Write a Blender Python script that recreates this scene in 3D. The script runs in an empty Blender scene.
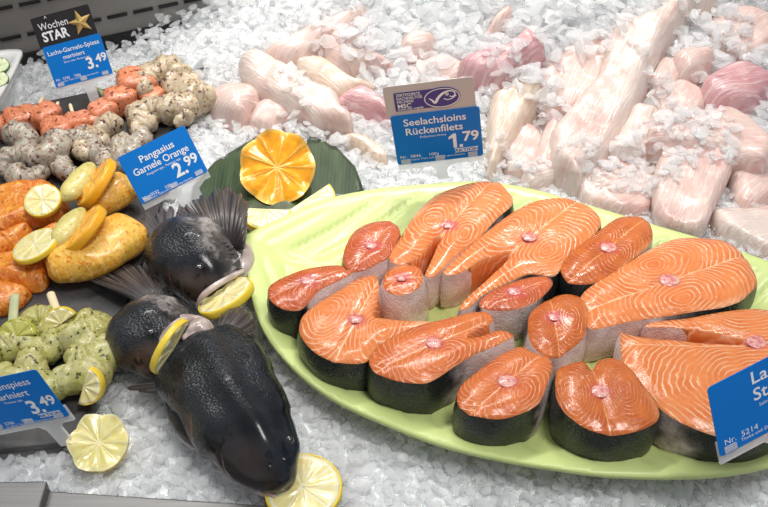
import bpy, bmesh, math, random
import numpy as np
from mathutils import Vector, Matrix, noise
from mathutils.geometry import delaunay_2d_cdt
from mathutils.bvhtree import BVHTree
random.seed(7); np.random.seed(7)
R = math.radians; PI = math.pi
SC = bpy.context.scene; C = SC.collection
# ------------------------------------------------------------ camera
F = 1000.0; PITCH = 44.0; DIST = 1.05
cam_loc = Vector((0, -DIST*math.cos(R(PITCH)), DIST*math.sin(R(PITCH))))
cd = bpy.data.cameras.new('camera'); cam = bpy.data.objects.new('camera', cd); C.objects.link(cam)
cam.location = cam_loc; cam.rotation_euler = (R(90-PITCH), 0, 0)
cd.sensor_width = 36; cd.lens = 36*F/768; cd.clip_start = .02
SC.camera = cam
CR = Vector((1,0,0)); CU = Vector((0, math.sin(R(PITCH)), math.cos(R(PITCH)))); CF = Vector((0, math.cos(R(PITCH)), -math.sin(R(PITCH))))
def ray(px, py): return (CF*F + CR*(px-384) - CU*(py-253.5)).normalized()
def P(px, py, z=0.0):
    d = ray(px, py); t = (z-cam_loc.z)/d.z
    return cam_loc + d*t
def PD(px, py, depth):
    d = ray(px, py); return cam_loc + d*(depth/d.dot(CF))
def depth_of(p): return (p-cam_loc).dot(CF)
def sst(a, b, x):
    t = min(1, max(0, (x-a)/(b-a))); return t*t*(3-2*t)
def h(x, y):
    m = .105*sst(.13, .50, y)*sst(-.34, -.06, x)
    m += .02*sst(.40, .5, y)*(1-sst(-.34, -.06, x))
    n = noise.noise(Vector((x*9, y*9, 3.1)))*.007*(.35+sst(.1, .25, y))
    return m+n-.004
def G(px, py, dz=0.0):
    d = ray(px, py); lo, hi = .6, 2.2
    t = lo
    while t < hi:
        p = cam_loc+d*t
        if p.z < h(p.x, p.y)+dz: break
        t += .02
    a, b = t-.02, t
    for _ in range(12):
        m = (a+b)/2; p = cam_loc+d*m
        if p.z < h(p.x, p.y)+dz: b = m
        else: a = m
    return cam_loc+d*b
# ------------------------------------------------------------ material helpers
class E:
    def __init__(s, m, sock): s.m = m; s.s = sock
    def op(s, o, b=None, c=None):
        n = s.m.nodes.new('ShaderNodeMath'); n.operation = o
        s.m.links.new(s.s, n.inputs[0])
        for i, v in ((1, b), (2, c)):
            if v is None: continue
            if isinstance(v, E): s.m.links.new(v.s, n.inputs[i])
            else: n.inputs[i].default_value = v
        return E(s.m, n.outputs[0])
    def __add__(s, o): return s.op('ADD', o)
    def __sub__(s, o): return s.op('SUBTRACT', o)
    def __mul__(s, o): return s.op('MULTIPLY', o)
    def __truediv__(s, o): return s.op('DIVIDE', o)
    def abs(s): return s.op('ABSOLUTE')
    def sin(s): return s.op('SINE')
    def sqrt(s): return s.op('SQRT')
    def pow(s, v): return s.op('POWER', v)
    def step(s, a, b, lo=0.0, hi=1.0):
        n = s.m.nodes.new('ShaderNodeMapRange'); n.interpolation_type = 'SMOOTHSTEP'
        s.m.links.new(s.s, n.inputs[0])
        for i, v in enumerate((a, b, lo, hi)): n.inputs[i+1].default_value = v
        return E(s.m, n.outputs[0])
class Mat:
    def __init__(s, name, **kw):
        s.mat = bpy.data.materials.new(name); s.mat.use_nodes = True
        s.t = s.mat.node_tree; s.nodes = s.t.nodes; s.links = s.t.links
        s.b = s.nodes['Principled BSDF']
        s.tc = s.nodes.new('ShaderNodeTexCoord')
        for k, v in kw.items(): s.set(k, v)
    def set(s, k, v):
        k = {'color':'Base Color','rough':'Roughness','metal':'Metallic','trans':'Transmission Weight','ior':'IOR','coat':'Coat Weight',
             'sss':'Subsurface Weight','sssr':'Subsurface Radius','ssss':'Subsurface Scale','spec':'Specular IOR Level','alpha':'Alpha','coatr':'Coat Roughness','sheen':'Sheen Weight'}.get(k, k)
        i = s.b.inputs[k]
        if isinstance(v, E): s.links.new(v.s, i)
        elif isinstance(v, (tuple, list)) and len(v) == 3 and k != 'Subsurface Radius': i.default_value = (*v, 1)
        else: i.default_value = v
    def sep(s, sock):
        n = s.nodes.new('ShaderNodeSeparateXYZ'); s.links.new(sock, n.inputs[0]); return [E(s, o) for o in n.outputs]
    def obj(s): return s.tc.outputs['Object']
    def attr(s, name):
        n = s.nodes.new('ShaderNodeAttribute'); n.attribute_name = name; return n.outputs['Vector']
    def noise(s, scale, detail=3, rough=.5, vec=None, stretch=None, dist=0):
        n = s.nodes.new('ShaderNodeTexNoise'); n.inputs['Scale'].default_value = scale; n.inputs['Detail'].default_value = detail
        n.inputs['Roughness'].default_value = rough; n.inputs['Distortion'].default_value = dist
        v = vec or s.obj()
        if stretch:
            mp = s.nodes.new('ShaderNodeMapping'); mp.inputs['Scale'].default_value = stretch; s.links.new(v, mp.inputs[0]); v = mp.outputs[0]
        s.links.new(v, n.inputs['Vector']); return E(s, n.outputs['Fac'])
    def voro(s, scale, feature='F1', vec=None, stretch=None, rnd=1):
        n = s.nodes.new('ShaderNodeTexVoronoi'); n.feature = feature; n.inputs['Scale'].default_value = scale; n.inputs['Randomness'].default_value = rnd
        v = vec or s.obj()
        if stretch:
            mp = s.nodes.new('ShaderNodeMapping'); mp.inputs['Scale'].default_value = stretch; s.links.new(v, mp.inputs[0]); v = mp.outputs[0]
        s.links.new(v, n.inputs['Vector']); return E(s, n.outputs['Distance'])
    def mix(s, f, a, b):
        n = s.nodes.new('ShaderNodeMix'); n.data_type = 'RGBA'
        if isinstance(f, E): s.links.new(f.s, n.inputs[0])
        else: n.inputs[0].default_value = f
        for i, v in ((6, a), (7, b)):
            if isinstance(v, E): s.links.new(v.s, n.inputs[i])
            else: n.inputs[i].default_value = (*v, 1)
        return E(s, n.outputs[2])
    def bump(s, e, strength=.3, dist=.002):
        n = s.nodes.new('ShaderNodeBump'); n.inputs['Strength'].default_value = strength; n.inputs['Distance'].default_value = dist
        s.links.new(e.s, n.inputs['Height']); s.links.new(n.outputs[0], s.b.inputs['Normal'])
# ------------------------------------------------------------ materials
def ice_mat():
    m = Mat('ice', rough=.06, ior=1.31, trans=.75, spec=.8)
    n = m.noise(25, 2)
    m.set('color', m.mix(n.step(.3, .7), (.955, .965, .97), (.99, .99, .99)))
    m.bump(m.noise(140, 3), .30, .002)
    tr = m.nodes.new('ShaderNodeBsdfTranslucent'); tr.inputs[0].default_value = (.98, .985, .99, 1)
    df = m.nodes.new('ShaderNodeBsdfDiffuse'); df.inputs[0].default_value = (.96, .97, .975, 1)
    a = m.nodes.new('ShaderNodeMixShader'); a.inputs[0].default_value = .5
    b = m.nodes.new('ShaderNodeMixShader'); b.inputs[0].default_value = .42
    m.links.new(tr.outputs[0], a.inputs[1]); m.links.new(df.outputs[0], a.inputs[2])
    m.links.new(m.b.outputs[0], b.inputs[1]); m.links.new(a.outputs[0], b.inputs[2])
    t_ = m.nodes.new('ShaderNodeBsdfTransparent'); c_ = m.nodes.new('ShaderNodeMixShader'); c_.inputs[0].default_value = .42
    m.links.new(b.outputs[0], c_.inputs[1]); m.links.new(t_.outputs[0], c_.inputs[2])
    m.links.new(c_.outputs[0], m.nodes['Material Output'].inputs['Surface'])
    return m.mat
M_ICE = ice_mat()
def flesh_mat(name, base, deep, line, ls=.7, n_spacing=.62, fat=.0):
    m = Mat(name, rough=.26, spec=.45, coat=.22, coatr=.12)
    u, v, W = m.sep(m.attr('pat'))
    warp = m.noise(30, 3) - .5
    q = v.abs()
    dx = u + warp*1.9; dq = q - W*.48 + (m.noise(24, 2)-.5)*1.6
    field = (dx*dx*.8 + dq*dq*2.0).sqrt()
    ph = field*(2*PI/n_spacing) + warp*3.0
    s1 = (ph.sin()*.5+.5).pow(6)
    brk = m.noise(48, 3).step(.36, .60, .12, 1)
    lines = s1*brk*field.step(.25, 1.3, .15, 1)
    mid = (q + (m.noise(70, 2)-.5)*.25).step(.02, .09, 1, 0)          # pale septum along the middle
    r0 = (u*u + v*v).sqrt() + (m.noise(90, 2)-.5)*.9
    tone = m.noise(45, 4)
    c = m.mix(tone.step(.3, .7), base, deep)
    c = m.mix(m.voro(260).step(.0, .25, .22, 0), c, line)
    c = m.mix(lines*ls, c, line)
    c = m.mix(mid*.6, c, line)
    c = m.mix(r0.step(.30, 1.25, .72, 0), c, (.52, .055, .075))
    c = m.mix((q/W+(m.noise(60,2)-.5)*.3).step(.80, 1.0, 0, .40+fat), c, line)
    m.set('color', c)
    bh = lines*.5 + m.noise(150, 3)*.8 + m.noise(40, 2)
    m.bump(bh, .5, .0016)
    return m.mat
M_FL_LIGHT = flesh_mat('salmon_light', (.74, .240, .072), (.66, .165, .036), (.90, .60, .37), .72, .50)
M_FL_MID = flesh_mat('salmon_mid', (.66, .180, .046), (.54, .11, .022), (.86, .47, .25), .55, .43)
M_FL_DEEP = flesh_mat('salmon_deep', (.58, .150, .030), (.45, .088, .015), (.80, .40, .17), .36, .38)
M_FL_ROSE = flesh_mat('salmon_rose', (.58, .135, .042), (.45, .078, .022), (.80, .38, .22), .42, .34)
def skin_mat():
    m = Mat('salmon_skin', rough=.34, spec=.4, coat=.2, coatr=.2)
    a, b, c_ = m.sep(m.attr('skin'))
    sc = m.voro(210, 'DISTANCE_TO_EDGE').step(.02, .12)
    n = m.noise(60, 3)
    dark = m.mix(sc, (.006, .007, .007), (.022, .026, .025))
    silv = m.mix(n.step(.3, .7), (.66, .46, .42), (.84, .70, .66))
    f = (a + (n-.5)*.7).step(.2, .85)
    c = m.mix(f, dark, silv)
    m.set('color', c); m.bump(sc + n, .45, .001)
    return m.mat
M_SKIN = skin_mat()
def simple(name, c1, c2=None, scale=30, **kw):
    b = kw.pop('bump', None)
    m = Mat(name, **kw)
    if c2:
        m.set('color', m.mix(m.noise(scale, 4).step(.3, .7), c1, c2))
    else: m.set('color', c1)
    if b: m.bump(m.noise(b[0], 3), b[1], b[2])
    return m.mat
M_BONE = simple('backbone', (.78, .46, .38), (.55, .10, .12), 190, rough=.25, coat=.4, bump=(300, .4, .001))
def white_mat(name, c1, c2, c3, spacing=.42, pearl=.0):
    m = Mat(name, rough=.24, spec=.6, coat=.4, coatr=.12)
    pv = m.attr('pat')
    streak = m.noise(1.0, 4, .55, vec=pv, stretch=(.35, 3.2, 1), dist=.5)
    st2 = m.noise(1.0, 3, .5, vec=pv, stretch=(.5, 7.5, 1), dist=.3)
    n = m.noise(18, 3)
    c = m.mix(n.step(.35, .65), c1, c2)
    c = m.mix(m.noise(26, 5, dist=.8).step(.50, .70, 0, .8), c, c3)
    c = m.mix(streak.step(.45, .70, 0, .38), c, (.90, .84, .81))
    c = m.mix(st2.step(.52, .70, 0, .16), c, c3)
    m.set('color', c); m.bump(streak*.8+st2*.5+m.noise(60, 4)*1.0, .6, .0028)
    m.set('sss', .2); m.set('sssr', (.6, .3, .25)); m.set('ssss', .012)
    return m.mat
M_WF = white_mat('fillet_white', (.70, .59, .53), (.68, .52, .46), (.60, .39, .34))
M_WP = white_mat('fillet_pink', (.68, .52, .46), (.63, .43, .38), (.54, .30, .28))
M_WR = white_mat('fillet_red', (.60, .34, .34), (.50, .23, .25), (.38, .13, .16), .28)
M_WT = white_mat('fillet_tan', (.68, .56, .46), (.60, .46, .34), (.50, .34, .24), .35)
def plate_mat():
    m = Mat('green_glaze', rough=.38, spec=.4, coat=.15, coatr=.2)
    m.set('color', m.mix(m.noise(6, 2).step(.3, .7), (.58, .69, .25), (.62, .72, .28)))
    return m.mat
M_PLATE = plate_mat()
def slate_mat():
    m = Mat('slate', rough=.5, spec=.4)
    n = m.noise(18, 6, .6)
    m.set('color', m.mix(n.step(.3, .75), (.030, .029, .030), (.10, .096, .095)))
    m.bump(m.noise(40, 6, .65), .5, .002); return m.mat
M_SLATE = slate_mat()
def steel_mat(name, c, rough):
    m = Mat(name, metal=.8, rough=rough)
    n = m.noise(12, 3, stretch=(1, 40, 40))
    m.set('color', m.mix(n.step(.3, .7), tuple(k*.85 for k in c), c)); return m.mat
M_STEEL = steel_mat('brushed_steel', (.20, .198, .195), .45)
M_PANEL = simple('grey_panel', (.25, .235, .215), (.19, .18, .17), 5, rough=.45, metal=.3)
M_BLACK = simple('black_gap', (.006, .006, .006), rough=.6)
M_BLUE = simple('blue_card', (.001, .175, .60), (.001, .19, .64), 10, rough=.4, spec=.25)
M_DARKCARD = simple('charcoal_card', (.02, .018, .02), (.026, .024, .026), 10, rough=.4, spec=.3)
M_GREYCARD = simple('pale_grey_card', (.55, .51, .49), (.57, .53, .51), 10, rough=.35)
M_PURPLE = simple('violet_banner', (.055, .05, .25), rough=.4)
M_WHITE = simple('white_print', (.86, .87, .88), rough=.4)
M_BLUEPRINT = simple('blue_print', (.01, .16, .5), rough=.4)
M_GOLD = simple('gold_print', (.72, .52, .20), (.55, .38, .12), 60, rough=.3, metal=.5)
def acrylic():
    m = Mat('clear_acrylic', color=(.93, .94, .94), rough=.2, trans=.45, ior=1.3)
    m.set('alpha', .62); return m.mat
M_ACR = acrylic()
def wood_mat():
    m = Mat('pale_wood', rough=.55); n = m.noise(60, 3, stretch=(1, 8, 8))
    m.set('color', m.mix(n, (.75, .58, .34), (.85, .72, .48))); return m.mat
M_WOOD = wood_mat()
M_WOODG = simple('green_stained_wood', (.42, .47, .25), (.52, .55, .30), 90, rough=.5)
def citrus_mat(name, pulp1, pulp2, pith, nseg=9, mode='r'):
    m = Mat(name, rough=.22, spec=.5, coat=.4, coatr=.15)
    u, v, W = m.sep(m.attr('pat'))          # u radius 0..1, v angle 0..1
    ang = v*nseg + (m.noise(60, 2)-.5)*.25
    fr = (ang.op('FRACT')-.5).abs()*2.0
    edge = fr - (u*u*.0)
    wall = (fr + u*.10).step(.86, .99)
    ring = u.step(.80, .88); core = (u+(m.noise(120, 2)-.5)*.08).step(.06, .16, 1, 0)
    cell = m.noise(120, 3, stretch=None)
    c = m.mix(cell.step(.35, .7), pulp1, pulp2)
    c = m.mix(wall*.65, c, pith); c = m.mix(ring, c, pith); c = m.mix(core*.9, c, pith)
    m.set('color', c); m.bump(cell+wall*-.6, .5, .0015)
    m.set('sss', .15); m.set('sssr', (.5, .3, .05)); m.set('ssss', .01)
    return m.mat
M_LEM = citrus_mat('lemon_pulp', (.83, .71, .28), (.88, .80, .45), (.93, .88, .62))
M_LEMZ = citrus_mat('lemon_half_pulp', (.76, .66, .22), (.84, .76, .38), (.88, .80, .44), 8)
M_ORG = citrus_mat('orange_pulp', (.92, .34, .004), (.95, .45, .015), (.95, .56, .12), 9)
M_RINDL = simple('lemon_rind', (.88, .66, .06), (.84, .60, .05), 40, rough=.35, bump=(350, .4, .001))
M_RINDO = simple('orange_rind', (.97, .47, .01), (.95, .40, .01), 40, rough=.33, coat=.3, bump=(300, .5, .001))
M_RINDY = simple('amber_rind', (.92, .46, .01), (.90, .40, .01), 40, rough=.33, coat=.3, bump=(300, .5, .001))
def leaf_mat():
    m = Mat('leaf_green', rough=.35, spec=.5, coat=.2)
    x, y, z = m.sep(m.obj())
    st = ((x + (m.noise(8, 2)-.5)*.004)*1500).sin()*.5+.5
    n = m.noise(14, 4, stretch=(6, 1, 1))
    c = m.mix(n.step(.3, .7), (.014, .030, .014), (.045, .075, .03))
    c = m.mix(st*.22, c, (.09, .13, .06)); m.set('color', c); m.bump(n, .3, .001); return m.mat
M_LEAF = leaf_mat()
def spiced(name, c1, c2, spots, sdense=.60, scale=170, rough=.25, stripes=None, trans=0):
    m = Mat(name, rough=rough+.06, spec=.45, coat=.25, coatr=.12)
    c = m.mix(m.noise(40, 3).step(.3, .7), c1, c2)
    if stripes:
        u, v, W = m.sep(m.attr('pat'))
        st = m.noise(1.0, 3, .5, vec=m.attr('pat'), stretch=(stripes*.32, .5, 1), dist=.4)
        c = m.mix(st.step(.52, .64, 0, .38), c, tuple(min(1, k*1.25+.18) for k in c1))
    for i, s in enumerate(spots):
        n = m.noise(scale*(1+.35*i), 2, .6)
        c = m.mix(n.step(sdense-.02, sdense+.06), c, s)
    m.set('color', c); m.bump(m.noise(120, 4)+m.noise(45, 3), .7, .003)
    m.set('sss', .12); m.set('sssr', (.5, .3, .2)); m.set('ssss', .01)
    return m.mat
M_SHR = spiced('shrimp_grey', (.50, .44, .35), (.33, .30, .25), [(.10, .05, .04), (.30, .16, .08)], .58)
M_SHR2 = spiced('shrimp_cream', (.60, .50, .35), (.46, .37, .26), [(.12, .05, .05), (.38, .24, .10)], .58)
M_SHRG = spiced('shrimp_herb', (.56, .52, .25), (.42, .39, .10), [(.06, .07, .015), (.36, .36, .05)], .60)
M_SALC = spiced('salmon_cube', (.72, .27, .14), (.60, .18, .08), [(.16, .03, .02), (.45, .16, .06)], .60, stripes=26)
M_MAR = spiced('salmon_marinated', (.76, .28, .04), (.64, .17, .018), [(.45, .10, .01), (.80, .42, .05)], .60, 130, stripes=6)
M_PANG = spiced('pangasius_marinated', (.84, .50, .08), (.76, .36, .03), [(.66, .25, .015), (.88, .55, .14)], .58, 190, stripes=11)
M_SHRY = spiced('shrimp_yellow', (.72, .62, .22), (.60, .52, .18), [(.4, .4, .08)], .62)
def head_mat(name, rusty=0., silver=0.):
    m = Mat(name, rough=.24, spec=.28, coat=.16, coatr=.07)
    s, a, k = m.sep(m.attr('pat'))          # s along 0..1, a side 0 top..1 belly, k = -1..1 across
    n = m.noise(30, 5, .6); n2 = m.noise(13, 3); n3 = m.noise(9, 2)
    top = m.mix(n.step(.35, .7), (.003, .004, .006), (.016, .019, .023))
    top = m.mix(n2.step(.50, .72, 0, .55), top, (.022, .034, .055))
    top = m.mix((n3+k*.22).step(.58, .76, 0, .25+.5*rusty), top, (.085, .045, .022))
    low = m.mix(n.step(.42, .62), (.07, .062, .055), (.46, .41, .38))
    f = (a+(n-.5)*.5).step(.40, .78)
    if silver: f = f.op('MAXIMUM', (k*-1.0+(n-.5)*.9+s*.35).step(.10, .80, 0, silver))
    c = m.mix(f, top, low)
    sc = m.voro(420, 'F1').step(.1, .8)
    nk = s.step(.30, .60, 1, .0)
    c = m.mix(nk*sc*.05, c, (.35, .36, .37))
    seam = (s - .50 - a*.22 + (n2-.5)*.06).abs().step(.0, .014, 1, 0)*a.step(.18, .3)
    c = m.mix(seam*.8, c, (.02, .012, .012))
    seam2 = (s - .37 - a*.18 + (n2-.5)*.05).abs().step(.0, .012, 1, 0)*a.step(.2, .34)
    c = m.mix(seam2*.7, c, (.25, .07, .06))
    c = m.mix(m.noise(100, 1).step(.66, .70, 0, .8), c, (.006, .006, .006))
    m.set('color', c); m.bump(sc*nk*-.9+n*.3+m.noise(60, 2)*.3-seam*1.2-seam2, .45, .0012); return m.mat
M_HEAD = head_mat('salmon_head_skin'); M_HEAD1 = head_mat('salmon_head_skin_blue', .4, .9); M_HEAD2 = head_mat('salmon_head_skin_brown', 1, .95)
M_MOUTH = simple('mouth_lining', (.34, .15, .13), (.62, .48, .44), 70, rough=.3, coat=.4, bump=(120, .5, .002))
M_GILL = simple('gill_tissue', (.36, .27, .24), (.66, .56, .52), 60, rough=.3, coat=.4, bump=(140, .6, .002))
def fin_mat():
    m = Mat('fin_membrane', rough=.38, spec=.4, coat=.15)
    pv = m.attr('pat'); u, v, W = m.sep(pv)
    st = m.noise(1.0, 3, .6, vec=pv, stretch=(1.2, 42, 1)); st2 = m.noise(1.0, 2, .5, vec=pv, stretch=(.8, 14, 1))
    c = m.mix(st.step(.38, .62), (.022, .018, .017), (.125, .10, .088))
    c = m.mix(st2.step(.45, .62, 0, .65), c, (.02, .017, .02))
    c = m.mix((u+(m.noise(40, 3)-.5)*.5).step(.1, .7, .7, .0), c, (.02, .018, .02))
    m.set('color', c); m.bump(st, .35, .0008); return m.mat
M_FIN = fin_mat()
M_DISH = simple('white_melamine', (.72, .72, .70), (.76, .76, .74), 8, rough=.25, coat=.4)
M_CUC = simple('cucumber_flesh', (.62, .70, .38), (.74, .78, .50), 90, rough=.3, coat=.3)
M_CUCR = simple('cucumber_rind', (.05, .13, .03), (.09, .20, .05), 60, rough=.35)
M_EYE = simple('eye_black', (.01, .01, .012), rough=.1, coat=1.0)
M_EYER = simple('eye_gold', (.45, .40, .28), rough=.2, metal=.3)
# ------------------------------------------------------------ object helpers
def tag(o, label=None, cat=None, group=None, kind=None):
    if label: o['label'] = label
    if cat: o['category'] = cat
    if group: o['group'] = group
    if kind: o['kind'] = kind
    return o
def empty(name, loc, label, cat, group=None):
    o = bpy.data.objects.new(name, None); C.objects.link(o); o.location = loc; o.empty_display_size = .01
    return tag(o, label, cat, group)
def mesh_obj(name, verts, faces, mat, parent=None, loc=None, attrs=None, smooth=True, label=None, mats=None, fmat=None):
    """verts in WORLD coordinates; origin is put at loc (or the parent's)"""
    if parent is not None and loc is None:
        q = parent; loc = Vector((0, 0, 0))
        while q is not None: loc = loc + q.location; q = q.parent
    if loc is None:
        a = np.array([tuple(v) for v in verts]); loc = Vector(((a[:,0].min()+a[:,0].max())/2, (a[:,1].min()+a[:,1].max())/2, a[:,2].min()))
    me = bpy.data.meshes.new(name)
    me.from_pydata([tuple(Vector(v)-loc) for v in verts], [], faces)
    for m in (mats or [mat]): me.materials.append(m)
    if fmat: me.polygons.foreach_set('material_index', fmat)
    me.polygons.foreach_set('use_smooth', [smooth]*len(me.polygons))
    for k, vals in (attrs or {}).items():
        at = me.attributes.new(k, 'FLOAT_VECTOR', 'POINT'); at.data.foreach_set('vector', np.array(vals, dtype=np.float32).ravel())
    bm = bmesh.new(); bm.from_mesh(me); bmesh.ops.recalc_face_normals(bm, faces=bm.faces); bm.to_mesh(me); bm.free()
    me.update()
    o = bpy.data.objects.new(name, me); C.objects.link(o)
    if parent is not None:
        o.parent = parent
        q = parent; base = Vector((0, 0, 0))
        while q is not None: base = base + q.location; q = q.parent
        o.location = loc-base
    else: o.location = loc
    if label: o['label'] = label
    return o
def catmull(pts, n=5, closed=True, sharp=()):
    out = []; N = len(pts)
    rng = range(N if closed else N-1)
    for i in rng:
        if closed: p0, p1, p2, p3 = pts[i-1], pts[i], pts[(i+1)%N], pts[(i+2)%N]
        else: p0, p1, p2, p3 = pts[max(i-1,0)], pts[i], pts[i+1], pts[min(i+2,N-1)]
        for k in range(n):
            t = k/n
            out.append(tuple(.5*((2*p1[j])+(-p0[j]+p2[j])*t+(2*p0[j]-5*p1[j]+4*p2[j]-p3[j])*t*t+(-p0[j]+3*p1[j]-3*p2[j]+p3[j])*t**3) for j in range(len(p1))))
    if not closed: out.append(tuple(pts[-1]))
    return out
def area2(p): return sum(p[i-1][0]*p[i][1]-p[i][0]*p[i-1][1] for i in range(len(p)))/2
def inside(x, y, poly):
    c = False; n = len(poly); j = n-1
    for i in range(n):
        xi, yi = poly[i][0], poly[i][1]; xj, yj = poly[j][0], poly[j][1]
        if (yi > y) != (yj > y) and x < (xj-xi)*(y-yi)/(yj-yi)+xi: c = not c
        j = i
    return c
def grid_fill(poly, step):
    """triangulated interior of a 2-D outline; returns verts2d, faces, distance to the outline, n_outline"""
    A = np.array(poly); n = len(poly)
    x0, y0 = A.min(0); x1, y1 = A.max(0)
    B = np.roll(A, -1, 0); D = B-A; L2 = (D**2).sum(1)+1e-12
    def dist(p):
        t = np.clip(((p-A)*D).sum(1)/L2, 0, 1); q = A+D*t[:, None]-p; return math.sqrt((q**2).sum(1).min())
    pts = [Vector(p) for p in poly]
    yy = y0+step*.5; row = 0
    while yy < y1:
        xx = x0+step*(.5 if row % 2 else 1.0)
        while xx < x1:
            if inside(xx, yy, poly) and dist(np.array((xx, yy))) > step*.55: pts.append(Vector((xx, yy)))
            xx += step
        yy += step*.87; row += 1
    edges = [(i, (i+1) % n) for i in range(n)]
    vo, eo, fo, ov, oe, of = delaunay_2d_cdt(pts, edges, [], 1, 1e-7)
    ds = [dist(np.array(tuple(v))) for v in vo]
    mp = [None]*n
    for i, src in enumerate(ov):
        for s_ in src:
            if s_ < n and mp[s_] is None: mp[s_] = i
    return vo, [tuple(f) for f in fo], ds, mp
# ------------------------------------------------------------ setting
PXZ = lambda pts, z: [P(x, y, z) for x, y in pts]
def slab(name, poly, z0, z1, mat, **kw):
    n = len(poly); vs = [(p[0], p[1], z1) for p in poly]+[(p[0], p[1], z0) for p in poly]
    fs = [tuple(range(n)), tuple(range(2*n-1, n-1, -1))]+[(i, i+n, (i+1) % n+n, (i+1) % n) for i in range(n)]
    return mesh_obj(name, vs, fs, mat, smooth=False, **kw)
def obox(a, b, thick, z0, z1, off=0):
    """box along segment a-b (2-D), thickness to its left"""
    d = (Vector((b[0]-a[0], b[1]-a[1]))).normalized(); nrm = Vector((-d.y, d.x))
    A = Vector((a[0], a[1]))+nrm*off; B = Vector((b[0], b[1]))+nrm*off
    q = [A, B, B+nrm*thick, A+nrm*thick]
    return [(p.x, p.y, z0) for p in q]+[(p.x, p.y, z1) for p in q]
BF = [(0,1,2,3),(7,6,5,4),(0,4,5,1),(1,5,6,2),(2,6,7,3),(3,7,4,0)]
tag(slab('floor', [(-1.1,-.62),(1.1,-.62),(1.1,1.2),(-1.1,1.2)], -.10, -.08, M_STEEL), kind='structure')
# back panel with rows of vent slots
wa = P(-120, 100, .0); wb = P(360, -4, .0)
wdir = (wb-wa).normalized(); wb = wa+wdir*1.3; wa = wa-wdir*.25
wn = Vector((-wdir.y, wdir.x, 0))
vs = []; fs = []; fm = []
def addbox(v8, mi):
    o = len(vs); vs.extend(v8); fs.extend([tuple(i+o for i in f) for f in BF]); fm.extend([mi]*6)
addbox(obox(wa, wb, .03, -.08, .020), 1)
addbox(obox(wa, wb, .03, .020, .108, off=.004), 0)
addbox(obox(wa, wb, .06, .108, .30, off=.012), 1)
L = (wb-wa).length; t = 0
while t < L-.05:
    for z in (.044, .086):
        a = wa+wdir*t; b = wa+wdir*(t+.026)
        addbox(obox(a, b, .008, z, z+.0036, off=.001), 1)
    t += .034
tag(mesh_obj('wall_back', vs, fs, None, mats=[M_PANEL, M_BLACK], fmat=fm, smooth=False), kind='structure')
# steel front edge: a raised piece at the left and a long lower rail
def bar(name, a, b, z0, z1, w):
    q = [a, b, (b[0], b[1]-w), (a[0], a[1]-w)]
    o = slab(name, q, z0, z1, M_STEEL); bv = o.modifiers.new('b', 'BEVEL'); bv.width = .0015; bv.segments = 2
    return tag(o, kind='structure')
a = P(-80, 483, .022); b = P(47, 480.5, .022); bar('trim_1', a, b, -.08, .022, .3)
a = P(47.5, 490.5, .010); b = P(330, 509, .010); d = (b-a).normalized(); bar('trim_2', a, a+d*1.3, -.08, .010, .3)
# ------------------------------------------------------------ things with a traced outline
excl = []      # world polygons the loose ice keeps out of
PLZ = .020     # where steaks stand on the platter
def poly_world(px, z, n=4): return [(p.x, p.y) for p in (P(x, y, z) for x, y in catmull(px, n))]
# platter
pl_px = [(245,243),(252,233),(275,222),(318,203),(365,192),(420,186),(480,183),(530,190),(590,207),(660,228),(730,249),(800,276),(862,312),(905,352),(893,392),(850,430),(800,458),(740,473),(680,478),(610,476),(560,470),(500,460),(440,445),(380,422),(330,398),(292,368),(264,332),(250,290)]
pl = poly_world(pl_px, .032, 4)
if area2(pl) < 0: pl.reverse()
tipL = P(256, 246, .03); tipR = P(905, 360, .03)
ax = Vector((tipR.x-tipL.x, tipR.y-tipL.y)).normalized(); ay = Vector((-ax.y, ax.x))
vo, fo, ds, mp = grid_fill(pl, .0042)
def plate_z(x, y, d):
    rel = Vector((x-tipL.x, y-tipL.y)); u = rel.dot(ax); v = rel.dot(ay)+.015*math.sin(u*3.2)
    z = PLZ + .014*(1-sst(.004, .05, d))
    q = abs(v)
    ph = (u - q*.75)/.026
    g = math.exp(-((ph-round(ph))/.13)**2)
    z -= .0048*g*sst(.004, .02, q)*sst(.010, .022, d)*(1-.5*sst(.06,.14,q) if v < 0 else 1)
    z -= .0028*math.exp(-(q/.0035)**2)*sst(.012, .03, d)
    return z
vs = [(v.x, v.y, plate_z(v.x, v.y, d)) for v, d in zip(vo, ds)]
n = len(vs); vs += [(v[0], v[1], v[2]-.005) for v in vs]
fs = [tuple(f) for f in fo]+[tuple(i+n for i in reversed(f)) for f in fo]+[(mp[i], mp[i]+n, mp[(i+1) % len(mp)]+n, mp[(i+1) % len(mp)]) for i in range(len(mp))]
tag(mesh_obj('serving_platter', vs, fs, M_PLATE), 'large light green leaf-shaped platter with ribbed surface holding the salmon steaks', 'platter')
plc = (sum(p[0] for p in pl)/len(pl), sum(p[1] for p in pl)/len(pl))
excl.append([(plc[0]+(p[0]-plc[0])*.92, plc[1]+(p[1]-plc[1])*.86) for p in pl])
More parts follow.
